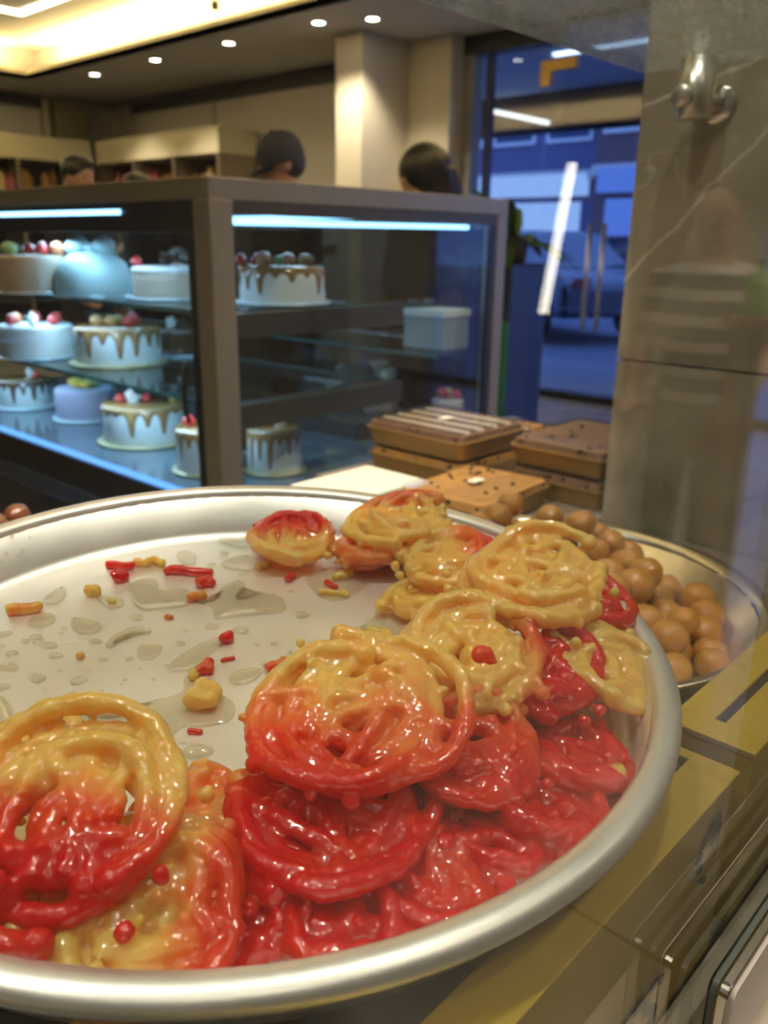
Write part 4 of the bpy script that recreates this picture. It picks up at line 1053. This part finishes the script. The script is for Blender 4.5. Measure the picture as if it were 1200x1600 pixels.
# deck and shelves
deckm = mat('pale_deck', (0.10, 0.13, 0.16), 0.10, noise_amt=0.05)
cbox('deck', 0.02, W_-0.03, 0.02, L_-0.02, 0.585, 0.597, deckm, 0)
cbox('deck_edge_light', 0.002, 0.012, 0.062, L_-0.062, 0.590, 0.603, emitter('edge_glow', (0.15, 0.42, 1.0), 1.1), 0)
ZS1, ZS2, ZD = 1.043, 0.828, 0.598
SD = 0.66
for z in (ZS1, ZS2):
    s = cbox('shelf', 0.05, SD, 0.09, L_-0.06, z-0.010, z, M['shelf_glass'], 0)
    box('shelf_edge', 0.046, 0.05, 0.09, L_-0.06, z-0.011, z, M['glass_edge'], s)
    box('shelf_bar', 0.075, SD, 0.025, 0.075, z-0.062, z-0.004, M['bronze_dark'], s, 0.002)
    box('shelf_bar', SD-0.02, SD+0.02, 0.075, L_-0.06, z-0.05, z-0.011, M['bronze_dark'], s, 0.002)
# base
cbox('base_trim', 0.0, W_, 0.0, L_, BZ, 0.585, M['black'])
cbox('base_band', -0.012, W_+0.01, -0.012, L_, 0.44, BZ, mat('gloss_steel_blue_lit', (0.10, 0.16, 0.30), 0.15, 0.8, noise_amt=0.1))  # blue light reflected by the glossy metal, put into its colour
cbox('base_cabinet', 0.01, W_-0.01, 0.01, L_-0.01, 0.10, 0.44, M['darkgrey'])
cbox('plinth', 0.06, W_-0.06, 0.06, L_-0.06, 0.0, 0.10, M['black'])
bm = bmesh.new(); add_tube(bm, [(-0.012+0.012*cos(t), 0.10, 0.86+0.07*sin(t)) for t in [pi/2+i*pi/10 for i in range(11)]], 0.006, 8)
obj('door_pull', bm, M['black'], cs, True)
for (dx, dy, dz, rx, ry, e) in ((0.08, L_/2, KZ-0.135, 0.03, L_-0.3, 3.2), (0.45, L_/2, KZ-0.07, 0.03, L_-0.3, 4), (0.12, L_/2, ZS1-0.035, 0.02, L_-0.3, 4), (0.12, L_/2, ZS2-0.035, 0.02, L_-0.3, 4)):
    lamp('case_led_glow', 'AREA', (KX+dx, KY+dy, dz), e, (0.45, 0.72, 1.0), rx, ry, (0, 0, 0))

# ---------------------------------------------------------------- cakes
white_i = mat('white_icing', (0.80, 0.78, 0.74), 0.5, noise_amt=0.03, sss=0.2)
beige_i = mat('coffee_icing', (0.62, 0.50, 0.38), 0.5, noise_amt=0.05)
caramel = mat('caramel_glaze', (0.34, 0.17, 0.06), 0.15, noise_amt=0.15, coat=0.6)
choc_gl = mat('chocolate_glaze', (0.10, 0.045, 0.02), 0.12, noise_amt=0.15, coat=0.6)
lilac = mat('coconut_lilac', (0.42, 0.38, 0.48), 0.85, noise_amt=0.3, noise_scale=120, bump=0.8, bump_scale=160)
aqua = mat('pale_aqua_icing', (0.55, 0.74, 0.74), 0.5, noise_amt=0.2, noise_scale=14, bump=0.3, bump_scale=30)
straw = mat('strawberry_red', (0.62, 0.035, 0.03), 0.25, noise_amt=0.25, noise_scale=80, coat=0.5)
peachm = mat('blush_apricot', (0.75, 0.30, 0.14), 0.3, noise_amt=0.35, noise_scale=14)
profm = mat('profiterole_crust', (0.52, 0.28, 0.10), 0.4, noise_amt=0.3, noise_scale=20)
whitec = mat('white_chocolate', (0.85, 0.80, 0.72), 0.4, noise_amt=0.03)
goldb = mat('gold_cake_board', (0.62, 0.52, 0.30), 0.3, 0.5, noise_amt=0.05)
silvb = mat('pale_cake_board', (0.62, 0.70, 0.72), 0.25, 0.3, noise_amt=0.05)
lime = mat('lime_fruit', (0.35, 0.50, 0.20), 0.4, noise_amt=0.2)
FR = {'s': (straw, (1, 1, 1.1)), 'p': (peachm, (1, 1, .9)), 'r': (profm, (1.1, 1.1, .85)), 'c': (choc, (1, 1, 1)), 'w': (whitec, (1, 1, 1)), 'l': (lime, (1, 1, .8)), 'y': (mat('mango_piece', (0.85, 0.55, 0.08), 0.4, noise_amt=0.1), (1.2, 1, .6))}
FN = {'s': 'strawberry', 'p': 'apricot', 'r': 'profiterole', 'c': 'chocolate_curl', 'w': 'white_chocolate_piece', 'l': 'lime_slice', 'y': 'mango_slice'}
fruit_me = {}
def fruit(kind, parent, x, y, z, r, k=0):
    if kind not in fruit_me:
        bm = bmesh.new()
        if kind == 's': add_lathe(bm, [(0, 0.0), (0.45, 0.02), (0.85, 0.25), (0.95, 0.6), (0.75, 1.05), (0.35, 1.5), (0, 1.7)], 12)
        elif kind == 'w':
            add_box(bm, -0.9, 0.9, -0.12, 0.12, 0, 2.0, Matrix.Rotation(0.4, 4, 'Y')); add_box(bm, -0.7, 0.7, -0.12, 0.12, 0, 1.6, Matrix.Rotation(-0.6, 4, 'Y') @ Matrix.Rotation(1.0, 4, 'Z'))
        elif kind == 'c':
            add_tube(bm, [(cos(t)*0.8, sin(t)*0.8, 0.3+t*0.25) for t in [i*0.6 for i in range(10)]], 0.35, 7)
        else: add_ball(bm, (0, 0, 0.8*FR[kind][1][2]), 1.0, 2, FR[kind][1])
        bmesh.ops.recalc_face_normals(bm, faces=bm.faces[:])
        me = bpy.data.meshes.new(FN[kind]); bm.to_mesh(me); bm.free()
        for p in me.polygons: p.use_smooth = kind != 'w'
        me.materials.append(FR[kind][0]); fruit_me[kind] = me
    o = link_mesh(FN[kind], fruit_me[kind], None, parent)
    o.location = (x, y, z); o.scale = (r, r, r); o.rotation_euler = (0.25*sin(k*3), 0.25*cos(k*5), k*1.7)
    return o
def cake(px_base, R, H, icing, glaze, label, tops, board=goldb, ribs=False, z=None, seed=0, drip=0.5):
    c = empty('cake', px_base, 0, label, 'cake', 'cakes in the display case')
    lathe('cake_board', [(0, 0.0), (R*1.16, 0.0), (R*1.17, 0.004), (R*1.14, 0.006), (0, 0.006)], board, c, 40)
    prof = [(0, 0.006), (R*0.985, 0.006), (R, 0.010)]
    if ribs:
        nrib = 9
        for i in range(nrib):
            z0 = 0.012+(H-0.03)*i/nrib; dz = (H-0.03)/nrib
            prof += [(R*0.985, z0), (R*1.0, z0+dz*0.3), (R*1.0, z0+dz*0.7), (R*0.985, z0+dz)]
    prof += [(R, H-0.012), (R*0.985, H-0.003), (R*0.96, H), (0, H)]
    lathe('icing_body', prof, icing, c, 56)
    if glaze:
        rr = random.Random(seed); seg = 84
        lens = []
        cur = 0.1
        for k in range(seg):
            if k % 5 == 0: cur = rr.uniform(0.12, 1.0)*drip*H
            w = (k % 5)
            lens.append(0.010+(cur if w in (1, 2) else (cur*0.25 if w in (0, 3) else 0.004)))
        bm = bmesh.new(); rings = []
        for (f, rad, zz) in ((None, 0.0, H+0.0035), (None, R*0.95, H+0.0035), (None, R*1.008, H-0.001)):
            rings.append([bm.verts.new((0, 0, zz))] if rad == 0 else [bm.verts.new((rad*cos(2*pi*k/seg), rad*sin(2*pi*k/seg), zz)) for k in range(seg)])
        rings.append([bm.verts.new((R*1.014*cos(2*pi*k/seg), R*1.014*sin(2*pi*k/seg), H-lens[k]*0.85)) for k in range(seg)])
        rings.append([bm.verts.new((R*0.997*cos(2*pi*k/seg), R*0.997*sin(2*pi*k/seg), H-lens[k])) for k in range(seg)])
        for k in range(seg): bm.faces.new((rings[0][0], rings[1][k], rings[1][(k+1) % seg]))
        for a, b in zip(rings[1:-1], rings[2:]):
            for k in range(seg): bm.faces.new((a[k], b[k], b[(k+1) % seg], a[(k+1) % seg]))
        obj('drip_glaze', bm, glaze, c, True)
    for k, (kind, dx, dy, r) in enumerate(tops):
        fruit(kind, c, dx*R, dy*R, H+0.003, r, k)
    return c
def ring(kinds, rr, r, a0=0.0):
    n = len(kinds); return [(kd, rr*cos(a0+2*pi*i/n), rr*sin(a0+2*pi*i/n), r) for i, kd in enumerate(kinds)]
def off(p, R): return (p[0]+0.735*R, p[1]+0.678*R, p[2])
VIEW = math.atan2(-0.85, -0.53)
# lower deck
cake(off((1.3051, 2.2273, 0.6000), 0.12), 0.128, 0.115, white_i, caramel, 'caramel drip cake with strawberries on the deck, middle of the row', [('s', -.45, .35, .018), ('w', -.25, .1, .020), ('s', .05, .0, .018), ('s', -.05, .3, .017), ('c', .4, -.35, .013), ('r', .55, -.5, .015)], goldb, False, None, 1, 0.75)
cake(off((1.3653, 2.6905, 0.6000), 0.09), 0.100, 0.105, lilac, None, 'lilac coconut cake with yellow flower topping on the deck', [('y', -.2, .1, .030), ('l', .3, -.1, .030), ('y', -.05, -.2, .022)], silvb, False, None, 2)
cake(off((1.3201, 3.0486, 0.6000), 0.08), 0.095, 0.10, white_i, choc_gl, 'chocolate drip cake at the far left of the deck', [('s', .3, -.3, .015), ('w', .35, .2, .015)], silvb, False, None, 3, 0.7)
cake(off((1.2581, 1.8165, 0.6000), 0.085), 0.088, 0.115, white_i, caramel, 'caramel drip cake on the deck behind the corner post', [('s', -.4, .45, .020), ('p', .2, .2, .018), ('s', .1, -.4, .018)], goldb, False, None, 4, 0.85)
cake(off((1.4005, 1.7050, 0.6000), 0.06), 0.075, 0.115, white_i, caramel, 'small caramel drip cake on the deck right of the corner post', [('s', -.2, .2, .014), ('w', .3, 0, .015)], goldb, False, None, 5, 0.85)
# middle shelf
cake(off((1.3011, 2.3454, 0.8300), 0.12), 0.130, 0.110, white_i, caramel, 'caramel drip cake with profiteroles on the middle shelf', [('r', -.35, .3, .022), ('r', -.1, .05, .021), ('r', .15, .15, .020), ('s', .35, -.2, .026), ('s', .15, -.35, .022), ('c', .0, .4, .015)], goldb, False, None, 6, 0.85)
cake(off((1.1983, 2.6668, 0.8300), 0.10), 0.118, 0.100, white_i, None, 'white ribbed cake ringed with strawberries on the middle shelf', ring('sspsws', 0.62, .021), silvb, True, None, 7)
cake(off((1.5643, 2.3879, 0.8300), 0.10), 0.085, 0.085, choc_gl, choc_gl, 'dark chocolate cake near the post on the middle shelf', [('c', 0, 0, .016), ('c', .4, -.3, .014), ('w', -.2, .3, .018)], silvb, False, None, 8)
# top shelf
cake(off((1.1129, 2.4446, 1.0450), 0.09), 0.098, 0.105, beige_i, None, 'beige cake with fruit at the left of the top shelf', [('s', .2, -.2, .022), ('s', .0, .1, .02), ('p', .55, -.55, .024), ('l', -.4, .5, .025)], silvb, False, None, 9)
cake(off((1.2825, 1.9921, 1.0450), 0.1), 0.104, 0.082, beige_i, white_i, 'pale ribbed cake with berries on the top shelf by the post', [('s', -.75, .45, .017), ('s', .7, -.55, .018), ('c', -.1, .1, .020), ('c', .3, -.1, .020), ('c', .1, .3, .018)], silvb, True, None, 10, 0.08)
cake(off((1.4065, 1.6710, 1.0450), 0.11), 0.112, 0.092, white_i, caramel, 'caramel drip cake with apricots on the top shelf, seen through the side glass', [('s', -.80, .55, .018), ('p', -.45, .1, .021), ('l', -.12, -.05, .018), ('p', .05, -.2, .020), ('r', .3, -.5, .020), ('s', -.3, .5, .018)], silvb, False, None, 11, 0.75)
# aqua dome cake with a bow
dc = empty('dome_cake', off((1.2202, 2.3003, 1.0450), 0.1), 0, 'pale aqua dome cake with a ruffled bow on the top shelf', 'cake', 'cakes in the display case')
bm = bmesh.new(); add_lathe(bm, [(0, 0), (0.105, 0), (0.110, 0.01), (0.108, 0.05), (0.095, 0.085), (0.06, 0.112), (0, 0.122)], 40)
for v in bm.verts: v.co += v.co.normalized()*0.005*noise.noise(v.co*35)
obj('dome_icing', bm, aqua, dc, True)
lathe('cake_board', [(0, -0.006), (0.125, -0.006), (0.126, -0.001), (0, -0.001)], silvb, dc, 36)
bm = bmesh.new()
for s in (-1, 1):
    add_ball(bm, (0.026*s, -0.036*s, 0.136), 0.036, 2, (1.05, 0.9, 0.72), Matrix.Rotation(0.5*s, 3, 'Y'))
add_ball(bm, (0, 0, 0.128), 0.018, 2)
link_mesh('icing_bow', remeshed(bm, 0.005, 2), aqua, dc)
fruit('p', dc, 0.055, -0.055, 0.118, 0.017, 1)
# taller things in the rear half of the case
tall = mat('kraft_card', (0.42, 0.32, 0.20), 0.7, noise_amt=0.1)
for q, R, h, lab, m_ in (((1.5797, 3.0890, 1.0450), 0.06, 0.15, 'beige cone wrapped gateau behind the aqua dome cake', tall), ((1.8149, 2.9555, 1.0450), 0.07, 0.13, 'brown gateau behind the ribbed cake on the top shelf', beige_i)):
    c = empty('tall_gateau', (q[0]+0.25, q[1]+0.12, 1.044), 0, lab, 'cake')
    lathe('gateau_body', [(0, 0), (R, 0), (R*1.02, 0.01), (R*0.75, h*0.7), (R*0.3, h*0.96), (0, h)], m_, c, 28)
    lathe('cake_board', [(0, -0.0), (R*1.2, -0.0), (R*1.2, 0.004), (0, 0.004)], silvb, c, 28)

# things on the far half of the case deck, dim behind the side glass
def bag(loc, label):
    b = empty('gift_bag', loc, 0.3, label, 'gift bag')
    bm = bmesh.new(); add_lathe(bm, [(0, 0), (0.055, 0), (0.062, 0.02), (0.058, 0.09), (0.02, 0.13), (0.014, 0.135), (0.04, 0.17), (0.028, 0.175), (0, 0.14)], 14, None, lambda a, z: 1+0.10*sin(5*a+z*60))
    obj('cellophane', bm, mat('pink_cellophane', (0.50, 0.32, 0.28), 0.2, noise_amt=0.3, noise_scale=25), b, True)
    bm = bmesh.new(); add_ball(bm, (0.02, -0.03, 0.13), 0.026, 2, (1.3, .6, 1)); add_ball(bm, (-0.02, -0.03, 0.13), 0.022, 2, (1.3, .6, 1))
    obj('ribbon_bow', bm, whitec, b, True)
    return b
ped = empty('deck_riser', (KX+0.95, KY+0.42, 0.598), 0, 'dark riser on the deck at the rear of the case', 'stand')
box('riser_body', -0.22, 0.10, -0.14, 0.14, 0, 0.05, M['darkgrey'], ped, 0.004)
bag((2.06, 1.93, 0.65), 'pink cellophane gift bag at the rear of the case')
cake((2.02, 2.08, 0.65), 0.05, 0.11, mat('yellow_icing', (0.70, 0.52, 0.20), 0.5, noise_amt=0.1), None, 'small yellow cake beside the cellophane bag', [('w', 0, 0, .02)], silvb, False, None, 14)
cake((2.13, 1.69, 0.600), 0.052, 0.12, mat('pink_cream_icing', (0.75, 0.62, 0.52), 0.5, noise_amt=0.1), None, 'narrow cream cake with pink top at the right of the case', [('s', -.3, .3, .022), ('p', .2, .2, .02), ('s', .3, -.4, .018)], silvb, False, None, 15)
cake((1.50, 2.05, 0.600), 0.10, 0.085, choc_gl, choc_gl, 'low chocolate cake on the deck inside the case', [('y', -.2, .1, .025), ('c', .2, 0, .016), ('l', 0, -.3, .02)], silvb, False, None, 16)
wb = empty('white_carton', (2.10, 1.70, 0.885), 0, 'pale carton on the rear ledge of the case', 'carton')
box('carton_body', -0.07, 0.06, -0.06, 0.10, 0.0, 0.12, mat('grey_card', (0.32, 0.33, 0.33), 0.7, noise_amt=0.05), wb, 0.003)
box('carton_lid', -0.073, 0.063, -0.063, 0.103, 0.10, 0.122, M['white_paper'], wb, 0.002)
rl = empty('rear_ledge', (0, 0, 0), 0, 'narrow glass ledge at the rear of the case', 'shelf')
box('ledge_plate', KX+0.82, KX2-0.055, KY+0.03, KY2-0.06, 0.873, 0.883, M['shelf_glass'], rl)
box('ledge_edge', KX+0.816, KX+0.82, KY+0.03, KY2-0.06, 0.872, 0.883, M['glass_edge'], rl)

# ================================================================ people behind the case
skin = mat('skin', (0.52, 0.28, 0.18), 0.5, noise_amt=0.08, sss=0.2)
hair_m = mat('black_hair', (0.010, 0.008, 0.007), 0.45, noise_amt=0.3, noise_scale=60, stretch=(1, 1, 0.1))
navy = mat('navy_cloth', (0.016, 0.020, 0.045), 0.8, noise_amt=0.2, noise_scale=60)
dark_cl = mat('charcoal_cloth', (0.03, 0.03, 0.035), 0.85, noise_amt=0.2)
eye_m = mat('eye_dark', (0.02, 0.015, 0.012), 0.2)
def person(loc, face_ang, height, label, top_m, bottom_m, style, bow=0.0, lean=0.0):
    """Body is one continuous surface; x is the way the person faces."""
    k = height/1.75
    p = empty('person', loc, face_ang, label, 'person')
    def S(v): return (v[0]*k+lean*v[2]*k, v[1]*k, v[2]*k)
    HB = Matrix.Translation(S((0.0, 0, 1.50))) @ Matrix.Rotation(bow, 4, 'Y') @ Matrix.Translation(Vector(S((0.0, 0, 1.50)))*-1)
    def Hd(v): return HB @ Vector(S(v))
    bm = bmesh.new()
    add_tube(bm, [S(v) for v in ((0, 0, .92), (0.01, 0, 1.05), (0.02, 0, 1.25), (0, 0, 1.40), (-.01, 0, 1.48))], [.15*k, .135*k, .16*k, .15*k, .07*k], 14)
    add_tube(bm, [S((-.01, 0, 1.44)), Hd((0, 0, 1.52)), Hd((0.01, 0, 1.58))], [.065*k, .058*k, .056*k], 12)
    for s in (-1, 1):
        add_tube(bm, [S(v) for v in ((0, .10*s, 1.40), (0, .20*s, 1.39), (.02, .25*s, 1.12), (.16, .22*s, .95), (.22, .20*s, .92))], [.065*k, .06*k, .048*k, .036*k, .03*k], 10)
        for f in range(4):
            add_tube(bm, [S((.22, (.175+f*.017)*s, .92)), S((.29-.01*abs(f-1), (.172+f*.018)*s, .905)), S((.315-.012*abs(f-1), (.172+f*.018)*s, .885))], [.0115*k, .010*k, .008*k], 7)
        add_tube(bm, [S((.215, .175*s, .925)), S((.25, .15*s, .92)), S((.275, .145*s, .91))], [.012*k, .011*k, .009*k], 7)
        add_ball(bm, S((.23, .20*s, .918)), .038*k, 2, (1.2, 1, .55))
        add_tube(bm, [S(v) for v in ((0, .09*s, .95), (.01, .10*s, .52), (-.01, .10*s, .10))], [.095*k, .062*k, .045*k], 12)
        add_tube(bm, [S((-.03, .10*s, .05)), S((.08, .11*s, .045)), S((.18, .115*s, .035))], [.045*k, .045*k, .03*k], 10)
    hr = HB.to_3x3()
    add_ball(bm, Hd((.005, 0, 1.655)), .1*k, 3, (.98, .78, 1.0), hr)
    add_ball(bm, Hd((.03, 0, 1.60)), .075*k, 3, (.95, .78, 1.05), hr)
    add_ball(bm, Hd((.105, 0, 1.625)), .020*k, 2, (1.1, .7, 1.2), hr)
    add_ball(bm, Hd((.098, 0, 1.585)), .017*k, 2, (.7, 1.6, .5), hr)
    for s in (-1, 1): add_ball(bm, Hd((0, .080*s, 1.63)), .026*k, 2, (.8, .4, 1.25), hr)
    link_mesh('body', remeshed(bm, 0.009, 3), skin, p)
    for s in (-1, 1):
        bm = bmesh.new(); add_ball(bm, Hd((.089, .032*s, 1.652)), .010*k, 2, (.5, 1.3, .7), hr); obj('eye', bm, eye_m, p, True)
    bm = bmesh.new()
    add_tube(bm, [S(v) for v in ((0, 0, .88), (0.01, 0, 1.05), (0.02, 0, 1.25), (0, 0, 1.405), (-.01, 0, 1.46))], [.165*k, .155*k, .175*k, .162*k, .078*k], 16)
    for s in (-1, 1):
        add_tube(bm, [S(v) for v in ((0, .10*s, 1.40), (0, .20*s, 1.39), (.015, .24*s, 1.16))], [.075*k, .072*k, .062*k], 12)
    link_mesh('shirt', remeshed(bm, 0.010, 3), top_m, p)
    bm = bmesh.new()
    add_tube(bm, [S((0, 0, .90)), S((0, 0, .98))], [.165*k, .155*k], 14)
    for s in (-1, 1): add_tube(bm, [S(v) for v in ((0, .085*s, .95), (.01, .10*s, .52), (-.01, .10*s, .11))], [.108*k, .078*k, .062*k], 12)
    link_mesh('trousers', remeshed(bm, 0.011, 3), bottom_m, p)
    if style == 'cap':
        bm = bmesh.new()
        add_lathe(bm, [(.106, -.03), (.110, 0.0), (.108, .04), (.088, .082), (.05, .106), (0.012, .114), (.012, .120), (0, .121)], 28, None)
        m_ = HB @ Matrix.Translation(S((.0, 0, 1.668))) @ Matrix.Rotation(0.14, 4, 'Y') @ Matrix.Diagonal((k*1.02, k*.87, k, 1))
        bmesh.ops.transform(bm, matrix=m_, verts=bm.verts[:]); cp = obj('cap', bm, navy, p, True)
        bm = bmesh.new(); n = 14
        A = []; B = []
        for i in range(n):
            a = -1.25+2.5*i/(n-1)
            A.append(bm.verts.new((.100*cos(a), .100*sin(a), -.012))); B.append(bm.verts.new((.100*cos(a)+.085*cos(a*0.55), .092*sin(a), -.030-.012*abs(a))))
        for i in range(n-1): bm.faces.new((A[i], A[i+1], B[i+1], B[i]))
        bmesh.ops.solidify(bm, geom=bm.faces[:], thickness=0.004)
        bmesh.ops.transform(bm, matrix=m_, verts=bm.verts[:]); obj('visor', bm, navy, cp, True)
        bm = bmesh.new(); add_ball(bm, Hd((-.022, 0, 1.64)), .096*k, 3, (.95, .82, .88), hr); obj('hair', bm, hair_m, p, True)
    elif style == 'long':
        bm = bmesh.new()
        add_ball(bm, Hd((-.012, 0, 1.668)), .122*k, 3, (1.0, .95, .98), hr)
        add_tube(bm, [Hd((-.04, 0, 1.66)), Hd((-.06, 0, 1.55)), S((-.09, 0, 1.38)), S((-.11, 0, 1.15))], [.115*k, .122*k, .12*k, .07*k], 16)
        link_mesh('hair', remeshed(bm, 0.009, 2), hair_m, p)
    elif style == 'bald':
        bm = bmesh.new(); add_ball(bm, Hd((-.02, 0, 1.635)), .098*k, 3, (.92, .80, .72), hr); obj('hair', bm, mat('cropped_hair', (0.12, 0.06, 0.035), 0.7, noise_amt=0.2), p, True)
    else:
        bm = bmesh.new()
        add_ball(bm, Hd((-.015, 0, 1.685)), .108*k, 3, (1.0, .86, .86), hr)
        add_ball(bm, Hd((.035, .01, 1.735)), .06*k, 2, (1.1, 1.2, .6), hr)
        link_mesh('hair', remeshed(bm, 0.008, 1), hair_m, p)
    return p
LEFTA = math.atan2(0.735, -0.678)
q = (2.5889, 2.9800, 1.6463); person((q[0], q[1], 0), LEFTA+0.35, q[2]+0.0-0.02, 'man in a navy cap looking down behind the case', dark_cl, dark_cl, 'cap', 0.22)
q = (2.6963, 2.2867, 1.5725); person((q[0], q[1], 0), LEFTA+0.55, q[2]-0.03, 'person with long straight black hair behind the case', dark_cl, dark_cl, 'long', 0.12)
q = (2.5934, 4.8349, 1.6500); person((q[0], q[1], 0), LEFTA+pi-0.5, q[2]-0.02, 'person with short dark hair far behind the case at left', navy, dark_cl, 'short', 0.1)
q = (3.4403, 5.6172, 1.6431); person((q[0], q[1], 0), LEFTA+pi, q[2]-0.02, 'person whose dark crown just shows over the case', navy, dark_cl, 'short', 0.2)

def stripe_mat():
    m, n, l, b = nt('striped_polo')
    tc = n.new('ShaderNodeTexCoord'); wv = n.new('ShaderNodeTexWave'); wv.bands_direction = 'Z'; wv.inputs['Scale'].default_value = 4.0
    rp = n.new('ShaderNodeValToRGB'); rp.color_ramp.interpolation = 'CONSTANT'
    rp.color_ramp.elements[0].color = (0.04, 0.045, 0.06, 1); rp.color_ramp.elements[1].position = 0.62; rp.color_ramp.elements[1].color = (0.55, 0.52, 0.48, 1)
    l.new(tc.outputs['Object'], wv.inputs[0]); l.new(wv.outputs[0], rp.inputs[0]); l.new(rp.outputs[0], b.inputs['Base Color'])
    b.inputs['Roughness'].default_value = 0.85
    return m
# customer on the near side, seen mirrored in the glass in front of the marble
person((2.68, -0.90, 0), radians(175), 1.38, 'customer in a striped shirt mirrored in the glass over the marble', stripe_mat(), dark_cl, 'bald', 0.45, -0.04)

# vertical light tube on the customer side (mirrored in the screen)
vt = empty('wall_light_tube', (0, 0, 0), 0, 'slim vertical light tube mirrored in the glass screen', 'light')
def mir(p): return Vector((p[0], 0.208-p[1], p[2]))
a, b = mir((2.3533, 1.4300, 1.4307)), mir((2.1980, 1.3972, 1.0052))
tube('tube_glow', [a, b], 0.010, emitter('tube_white', (1.0, 0.93, 0.72), 10.0), vt, 10)
tube('tube_bracket', [b, Vector((b.x, b.y-0.03, b.z-0.03)), Vector((b.x, b.y-0.03, 0.0))], 0.008, M['black'], vt, 8)

# ---------------------------------------------------------------- plant and cooler by the door
leaf_m = mat('leaf_green', (0.06, 0.18, 0.04), 0.4, noise_amt=0.5, noise_scale=10)
q = (3.9974, 2.7625, 1.1396)
pl = empty('potted_plant', (q[0], q[1], 1.10), 0, 'leafy green plant in a pot on the blue cooler', 'plant')
lathe('pot', [(0, 0), (0.07, 0), (0.09, 0.12), (0.095, 0.13), (0.085, 0.13), (0, 0.11)], M['darkgrey'], pl, 24)
rp_ = random.Random(8)
for k in range(26):
    a = rp_.uniform(0, 6.28); L = rp_.uniform(0.24, 0.50); up = rp_.uniform(0.1, 1.1); w = rp_.uniform(0.03, 0.055)
    bm = bmesh.new(); n = 6; A = []; B = []; Cc = []
    for i in range(n):
        t = i/(n-1); rr = L*t; z = 0.11+L*up*t-0.55*L*t*t*(1.2-up*0.3)
        ww = w*sin(pi*min(0.98, max(0.04, t)))**0.7
        c = Vector((rr*cos(a), rr*sin(a), z)); s = Vector((-sin(a), cos(a), 0))
        A.append(bm.verts.new(c+s*ww)); B.append(bm.verts.new(c-Vector((0, 0, ww*0.3)))); Cc.append(bm.verts.new(c-s*ww))
    for i in range(n-1):
        bm.faces.new((A[i], A[i+1], B[i+1], B[i])); bm.faces.new((B[i], B[i+1], Cc[i+1], Cc[i]))
    bmesh.ops.solidify(bm, geom=bm.faces[:], thickness=0.0015)
    obj('leaf', bm, leaf_m, pl, True)
co = empty('drinks_cooler', (q[0], q[1], 0), 0, 'dark blue drinks cooler beside the glass door', 'cooler')
box('cooler_body', -0.14, 0.22, -0.10, 0.12, 0.05, 1.10, mat('cooler_blue', (0.012, 0.03, 0.11), 0.35, noise_amt=0.15), co, 0.01)
box('cooler_base', -0.12, 0.2, -0.08, 0.10, 0.0, 0.05, M['black'], co)
box('green_trim', -0.15, -0.138, -0.10, -0.06, 0.06, 0.80, mat('green_plastic', (0.01, 0.22, 0.09), 0.4), co)
gbm = (2.4386, 0.8679, 1.0921)
gm = mir(gbm)
bt = empty('green_bottle', (gm[0], gm[1], gm[2]-0.07), 0, 'green bottle mirrored in the glass at the right edge', 'bottle')
lathe('bottle_glass', [(0, 0), (0.04, 0), (0.042, 0.01), (0.042, 0.07), (0.035, 0.095), (0.016, 0.115), (0.015, 0.135), (0, 0.135)], mat('bottle_green', (0.12, 0.32, 0.06), 0.3), bt, 20)
lathe('bottle_cap', [(0, 0.135), (0.017, 0.135), (0.017, 0.15), (0, 0.15)], leaf_m, bt, 16)
tb = empty('side_table', (gm[0], gm[1], 0), 0, 'brown side table carrying the green bottle', 'table')
wood = mat('brown_wood', (0.16, 0.08, 0.04), 0.5, noise_amt=0.25, stretch=(1, 8, 8))
box('table_top', -0.09, 0.12, -0.06, 0.30, gm[2]-0.10, gm[2]-0.07, wood, tb, 0.003)
for dx in (-0.07, 0.07):
    for dy in (-0.04, 0.25): box('leg', dx, dx+0.04, dy, dy+0.04, 0, gm[2]-0.10, wood, tb, 0.002)

bpy.data.scenes.remove(WORK)
